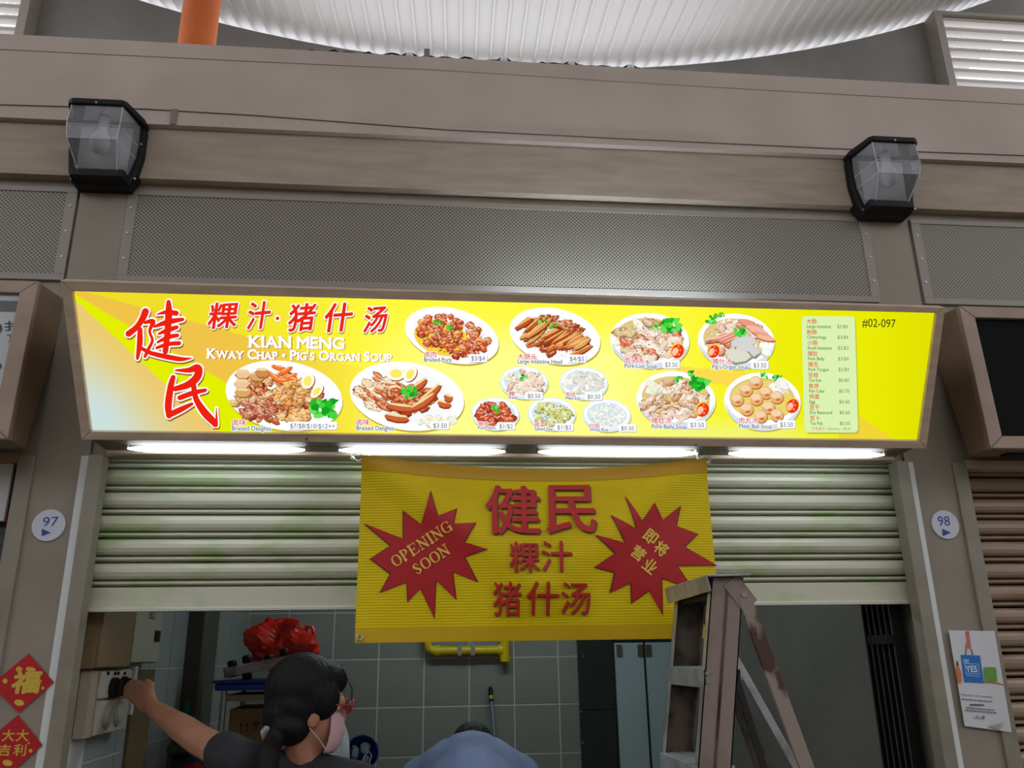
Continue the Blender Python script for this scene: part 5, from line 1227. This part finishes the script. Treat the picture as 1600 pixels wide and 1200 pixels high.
# hand on the switch: palm, four fingers, thumb
hd_dir = (at(203, 1066, .40)-wri).normalized(); palm0 = wri+hd_dir*.02; palm1 = wri+hd_dir*.085
side = hd_dir.cross(Vector((0, 1, .2))).normalized(); nrm = side.cross(hd_dir).normalized()
if side.z < 0: side = -side
for k in (-1.5, -.5, .5, 1.5): body.limb(palm0+side*k*.013, .016, palm1+side*k*.019, .0125, 8)
tgt = Vector((-1, .25, 0))
for k, L1 in ((-1.5, .8), (-.5, .95), (.5, 1.0), (1.5, .9)):
    b0 = palm1+side*k*.019; b1 = b0+(hd_dir*.8+tgt*.35).normalized()*.036*L1; b2 = b1+(hd_dir*.3+tgt*.9).normalized()*.026*L1; b3 = b2+(tgt+Vector((0, .1, -.5))).normalized()*.02*L1
    body.limb(b0, .0098, b1, .009, 8); body.limb(b1, .009, b2, .0085, 8); body.limb(b2, .0085, b3, .0075, 8)
th0 = wri+hd_dir*.035+side*.022; th1 = th0+(hd_dir*.6+side*.8).normalized()*.035; th2 = th1+(hd_dir*.9+tgt*.35+side*.1).normalized()*.03
body.limb(th0, .014, th1, .0105, 8); body.limb(th1, .0105, th2, .009, 8)
rpalm = rwri+Vector((.02, .07, -.02)); body.limb(rwri, .026, rpalm, .03, 8)
for k in (-1.5, -.5, .5, 1.5): body.limb(rpalm+Vector((k*.014, .01, 0)), .0095, rpalm+Vector((k*.017, .07, -.035)), .008, 8)
body.limb(rpalm+Vector((-.025, -.01, .005)), .011, rpalm+Vector((-.05, .03, -.01)), .009, 8)
fuse(body, 'body', M_SKIN, woman, .0065, 3)
tee = MB()
tee.limb(Nb+Vector((0, .005, -.018)), .066, chest, .136); tee.limb(chest, .136, pelvis+Vector((0, 0, .1)), .128); tee.limb(pelvis+Vector((0, 0, .1)), .128, pelvis+Vector((0, 0, .0)), .15)
tee.limb(Nb+Vector((-.02, .01, -.03)), .062, SLp, .066); tee.limb(SLp, .066, SLp+(elb-SLp)*.42, .066); tee.limb(Nb+Vector((.02, .0, -.03)), .062, SRp, .066); tee.limb(SRp, .066, SRp+(relb-SRp)*.5, .064)
tee.limb(Nb+Vector((-.055, -.035, -.05)), .055, Nb+Vector((.065, -.03, -.06)), .055)
fuse(tee, 'tee_shirt', M_TEE, woman, .008, 4)
tr = MB()
tr.limb(pelvis, .152, pelvis+Vector((0, 0, -.06)), .15)
for sd in (-1, 1):
    hip = pelvis+Vector((.09*sd, 0, -.04)); kn = Vector((hip.x+.01*sd, WY-.01, .48)); an = Vector((kn.x, WY+.04, .1)); tr.limb(hip, .098, kn, .07); tr.limb(kn, .07, an, .056)
fuse(tr, 'trousers', M_JEAN, woman, .011, 4)
for sd in (-1, 1): MB().ball(Vector((pelvis.x+.1*sd, WY+.09, .04)), (.045, .13, .04)).build('shoe', mat('dark_shoe', (24, 24, 26), .5), woman, smooth=True)
hair = MB()
hball(hair, (-.028, 0, .045), (.108, .088, .098)); hball(hair, (-.04, 0, .0), (.088, .087, .085)); hball(hair, (.015, 0, .075), (.08, .07, .055)); hball(hair, (.01, .052, .025), (.058, .04, .06)); hball(hair, (.01, -.052, .025), (.058, .04, .06)); hball(hair, (-.055, .02, -.055), (.06, .07, .05))
tie = at(431, 1150, WY-.07)
hair.limb(hd(-.06, .01, -.03), .07*KS, tie, .03); pt1 = at(418, 1180, WY-.15); pt2 = at(416, 1225, WY-.19); hair.limb(tie, .027, pt1, .036); hair.limb(pt1, .036, pt2, .03); hair.limb(pt2, .03, pt2+Vector((.01, 0, -.09)), .012)
ho = fuse(hair, 'hair', M_HAIR, woman, .007, 3)
st = MB()
for k in range(2):
    a0 = hd(.06, .03+.008*k, .12-.01*k); st.tube([a0, hd(.098, .045+.008*k, .06), hd(.101, .055+.006*k, .03-.01*k)], .0009, 5)
st.build('loose_strands', M_HAIR, ho)['kind'] = 'stuff'
tmb = MB(); ax_ = (pt1-tie).normalized(); b_ = ax_.cross(Vector((0, 1, 0))).normalized(); c_ = ax_.cross(b_)
tmb.tube([tie+(b_*math.cos(a)+c_*math.sin(a))*(.031+.004*math.sin(a*5)) for a in [k*math.pi/12 for k in range(25)]], .013, 8, cap=False); tmb.build('hair_tie', mat('pale_scrunchie', (196, 194, 190), .8, c2=(120, 118, 120), scale=60), ho, smooth=True)
# mask, ear loops
mk = MB(); vs = []; fs = []; NU, NV = 16, 12
for j in range(NV+1):
    for i in range(NU+1):
        th = -1.25+2.5*i/NU; ph = -.95+1.85*j/NV
        rr = 1.0+.02*math.cos(j*1.9); a = .024+.086*rr*math.cos(th)*math.cos(ph*.82); b = .0705*math.sin(th)*math.cos(ph*.55); c = -.058+.066*math.sin(ph)
        vs.append(hd(a, b, c))
for j in range(NV):
    for i in range(NU): k = j*(NU+1)+i; fs.append((k, k+1, k+NU+2, k+NU+1))
mo = mk.add(vs, fs).build('face_mask', mat('pink_mask', (214, 170, 172), .8), woman, smooth=True)
sl = mo.modifiers.new('s', 'SOLIDIFY'); sl.thickness = .002
for sd in (-1, 1):
    for cz, ez in ((-.012, -.002), (-.10, -.05)):
        MB().tube([hd(.045, .068*sd, cz), hd(.02, .075*sd, (cz+ez)/2), hd(-.012, .083*sd, ez)], .0016, 6).build('ear_loop', mat('loop_pink', (214, 190, 184), .8), mo, smooth=True)
gl_ = MB()
gm = mat('red_frame', (170, 24, 22), .3)
go = None
for sd in (-1, 1):
    ring = [hd(.104+.004*math.sin(a), .034*sd+.027*math.cos(a), .012+.020*math.sin(a)) for a in [k*math.pi/12 for k in range(25)]]
    o = MB().tube(ring, .0024, 6, cap=False).build('glasses_rim' , gm, woman, smooth=True)
    MB().tube([hd(.102, .060*sd, .016), hd(.06, .074*sd, .014), hd(-.005, .083*sd, .006)], .0022, 6).build('glasses_temple', gm, o, smooth=True)
    MB().add([hd(.103+.004*math.sin(a), .034*sd+.026*math.cos(a), .012+.019*math.sin(a)) for a in [k*math.pi/8 for k in range(16)]], [tuple(range(16))]).build('glasses_lens', M_CLEAR, o)
    e_ = MB().ball(hd(.068, .029*sd, .008), .0115*KS).build('eye', mat('eye_white', (226, 222, 216), .2), woman, smooth=True); MB().ball(hd(.0765, .029*sd, .007), .0052*KS).build('iris', mat('eye_dark', (22, 14, 10), .2), e_, smooth=True)
MB().tube([hd(.106, .008, .018), hd(.108, 0, .02), hd(.106, -.008, .018)], .002, 6).build('glasses_bridge', gm, woman, smooth=True)
strap = [at(421, 1176, -.09), at(424, 1215, -.09)]
MB().tube([Nb+Vector((-.055, -.09, -.045)), Nb+Vector((-.06, -.125, -.12)), Nb+Vector((-.06, -.135, -.3))], .005, 6).build('lanyard', mat('tan_strap', (150, 120, 80), .7), woman, smooth=True)

# --- man in blue-grey shirt bending forward into the stall
top_ = at(735, 1142, .34)
man = thing('person', 'person in a blue-grey shirt bending down with back to the viewer', 'person', (top_.x, .1, 0))
M_SHIRT = mat('blue_grey_shirt', (128, 146, 182), .8, c2=(116, 134, 170), scale=5, stretch=(1, 1, 1), bump=.25)
cx_ = top_.x; ch_ = Vector((cx_, .32, top_.z-.135)); pv = Vector((cx_-.01, .0, .93))
hdm = at(738, 1182, .50)
mb_ = MB()
mb_.ball(hdm, (.078, .095, .105), None, 20, 14); mb_.ball(hdm+Vector((0, .05, -.06)), (.06, .06, .07)); mb_.ball(hdm+Vector((0, .11, -.05)), (.014, .02, .02))
for sd in (-1, 1): mb_.ball(hdm+Vector((.08*sd, .01, -.03)), (.01, .02, .03))
mb_.limb(hdm+Vector((0, -.02, -.05)), .058, ch_+Vector((0, .03, .05)), .062); mb_.limb(ch_, .115, pv, .13)
for sd in (-1, 1):
    sh_ = ch_+Vector((.165*sd, .02, -.01)); el = sh_+Vector((.05*sd, .16, -.25)); wr = el+Vector((-.06*sd, .2, -.12)); pm = wr+Vector((-.01*sd, .06, -.04))
    mb_.limb(sh_, .06, el, .045); mb_.limb(el, .045, wr, .029); mb_.limb(wr, .028, pm, .032, 8)
    for k in (-1.5, -.5, .5, 1.5): mb_.limb(pm+Vector((k*.016, .015, -.005)), .0105, pm+Vector((k*.018, .065, -.045)), .0085, 8); 
    mb_.limb(pm+Vector((-.03*sd, -.01, 0)), .012, pm+Vector((-.05*sd, .04, -.02)), .0095, 8)
    hip = pv+Vector((.1*sd, 0, -.03)); kn = Vector((cx_+.12*sd, .05, .5)); an = Vector((cx_+.12*sd, .0, .08)); mb_.limb(hip, .1, kn, .06); mb_.limb(kn, .06, an, .04); mb_.limb(an+Vector((0, 0, -.03)), .04, an+Vector((.01*sd, .16, -.045)), .03)
fuse(mb_, 'body', M_SKIN, man, .008, 3)
sb = MB()
sb.ball(ch_+Vector((0, -.02, .0)), (.185, .16, .13), None, 24, 14); sb.limb(ch_+Vector((0, -.05, -.0)), .145, pv+Vector((0, .02, .08)), .155)
sb.limb(ch_+Vector((0, .1, .045)), .075, ch_+Vector((0, .0, .03)), .1)
for sd in (-1, 1):
    sh_ = ch_+Vector((.165*sd, .02, -.02)); el = sh_+Vector((.05*sd, .16, -.25)); sb.limb(ch_+Vector((.06*sd, 0, .02)), .1, sh_, .08); sb.limb(sh_, .08, sh_+(el-sh_)*.8, .068)
so_ = fuse(sb, 'shirt', M_SHIRT, man, .009, 6)
col = MB()
cc = ch_+Vector((.01, .13, .095)); ring = []
for k in range(15):
    a = math.pi*(-.15+1.3*k/14); ring.append((cc+Vector((.072*math.cos(a+math.pi), -.055*math.sin(a), .012*math.sin(a))), cc+Vector((.088*math.cos(a+math.pi), -.08*math.sin(a), -.02+.006*math.sin(a)))))
vs = [p for q in ring for p in q]; fs = [(2*i, 2*i+1, 2*i+3, 2*i+2) for i in range(14)]
co = col.add(vs, fs).build('collar', M_SHIRT, so_, smooth=True); sl = co.modifiers.new('s', 'SOLIDIFY'); sl.thickness = .005
hm = MB(); hm.ball(hdm+Vector((0, -.012, .02)), (.085, .092, .1), None, 22, 14); hm.ball(hdm+Vector((0, -.04, -.02)), (.078, .06, .07), None, 20, 12)
fuse(hm, 'hair', M_HAIR, man, .007, 2)
tr = MB(); tr.limb(pv+Vector((0, 0, .02)), .15, pv+Vector((0, 0, -.06)), .155)
for sd in (-1, 1):
    hip = pv+Vector((.1*sd, 0, -.03)); kn = Vector((cx_+.12*sd, .05, .5)); an = Vector((cx_+.12*sd, .0, .09)); tr.limb(hip, .11, kn, .08); tr.limb(kn, .08, an, .065)
fuse(tr, 'trousers', M_JEAN, man, .011, 4)
for sd in (-1, 1): MB().ball(Vector((cx_+.12*sd, .07, .04)), (.05, .15, .04)).build('shoe', MATS['dark_shoe'], man, smooth=True)
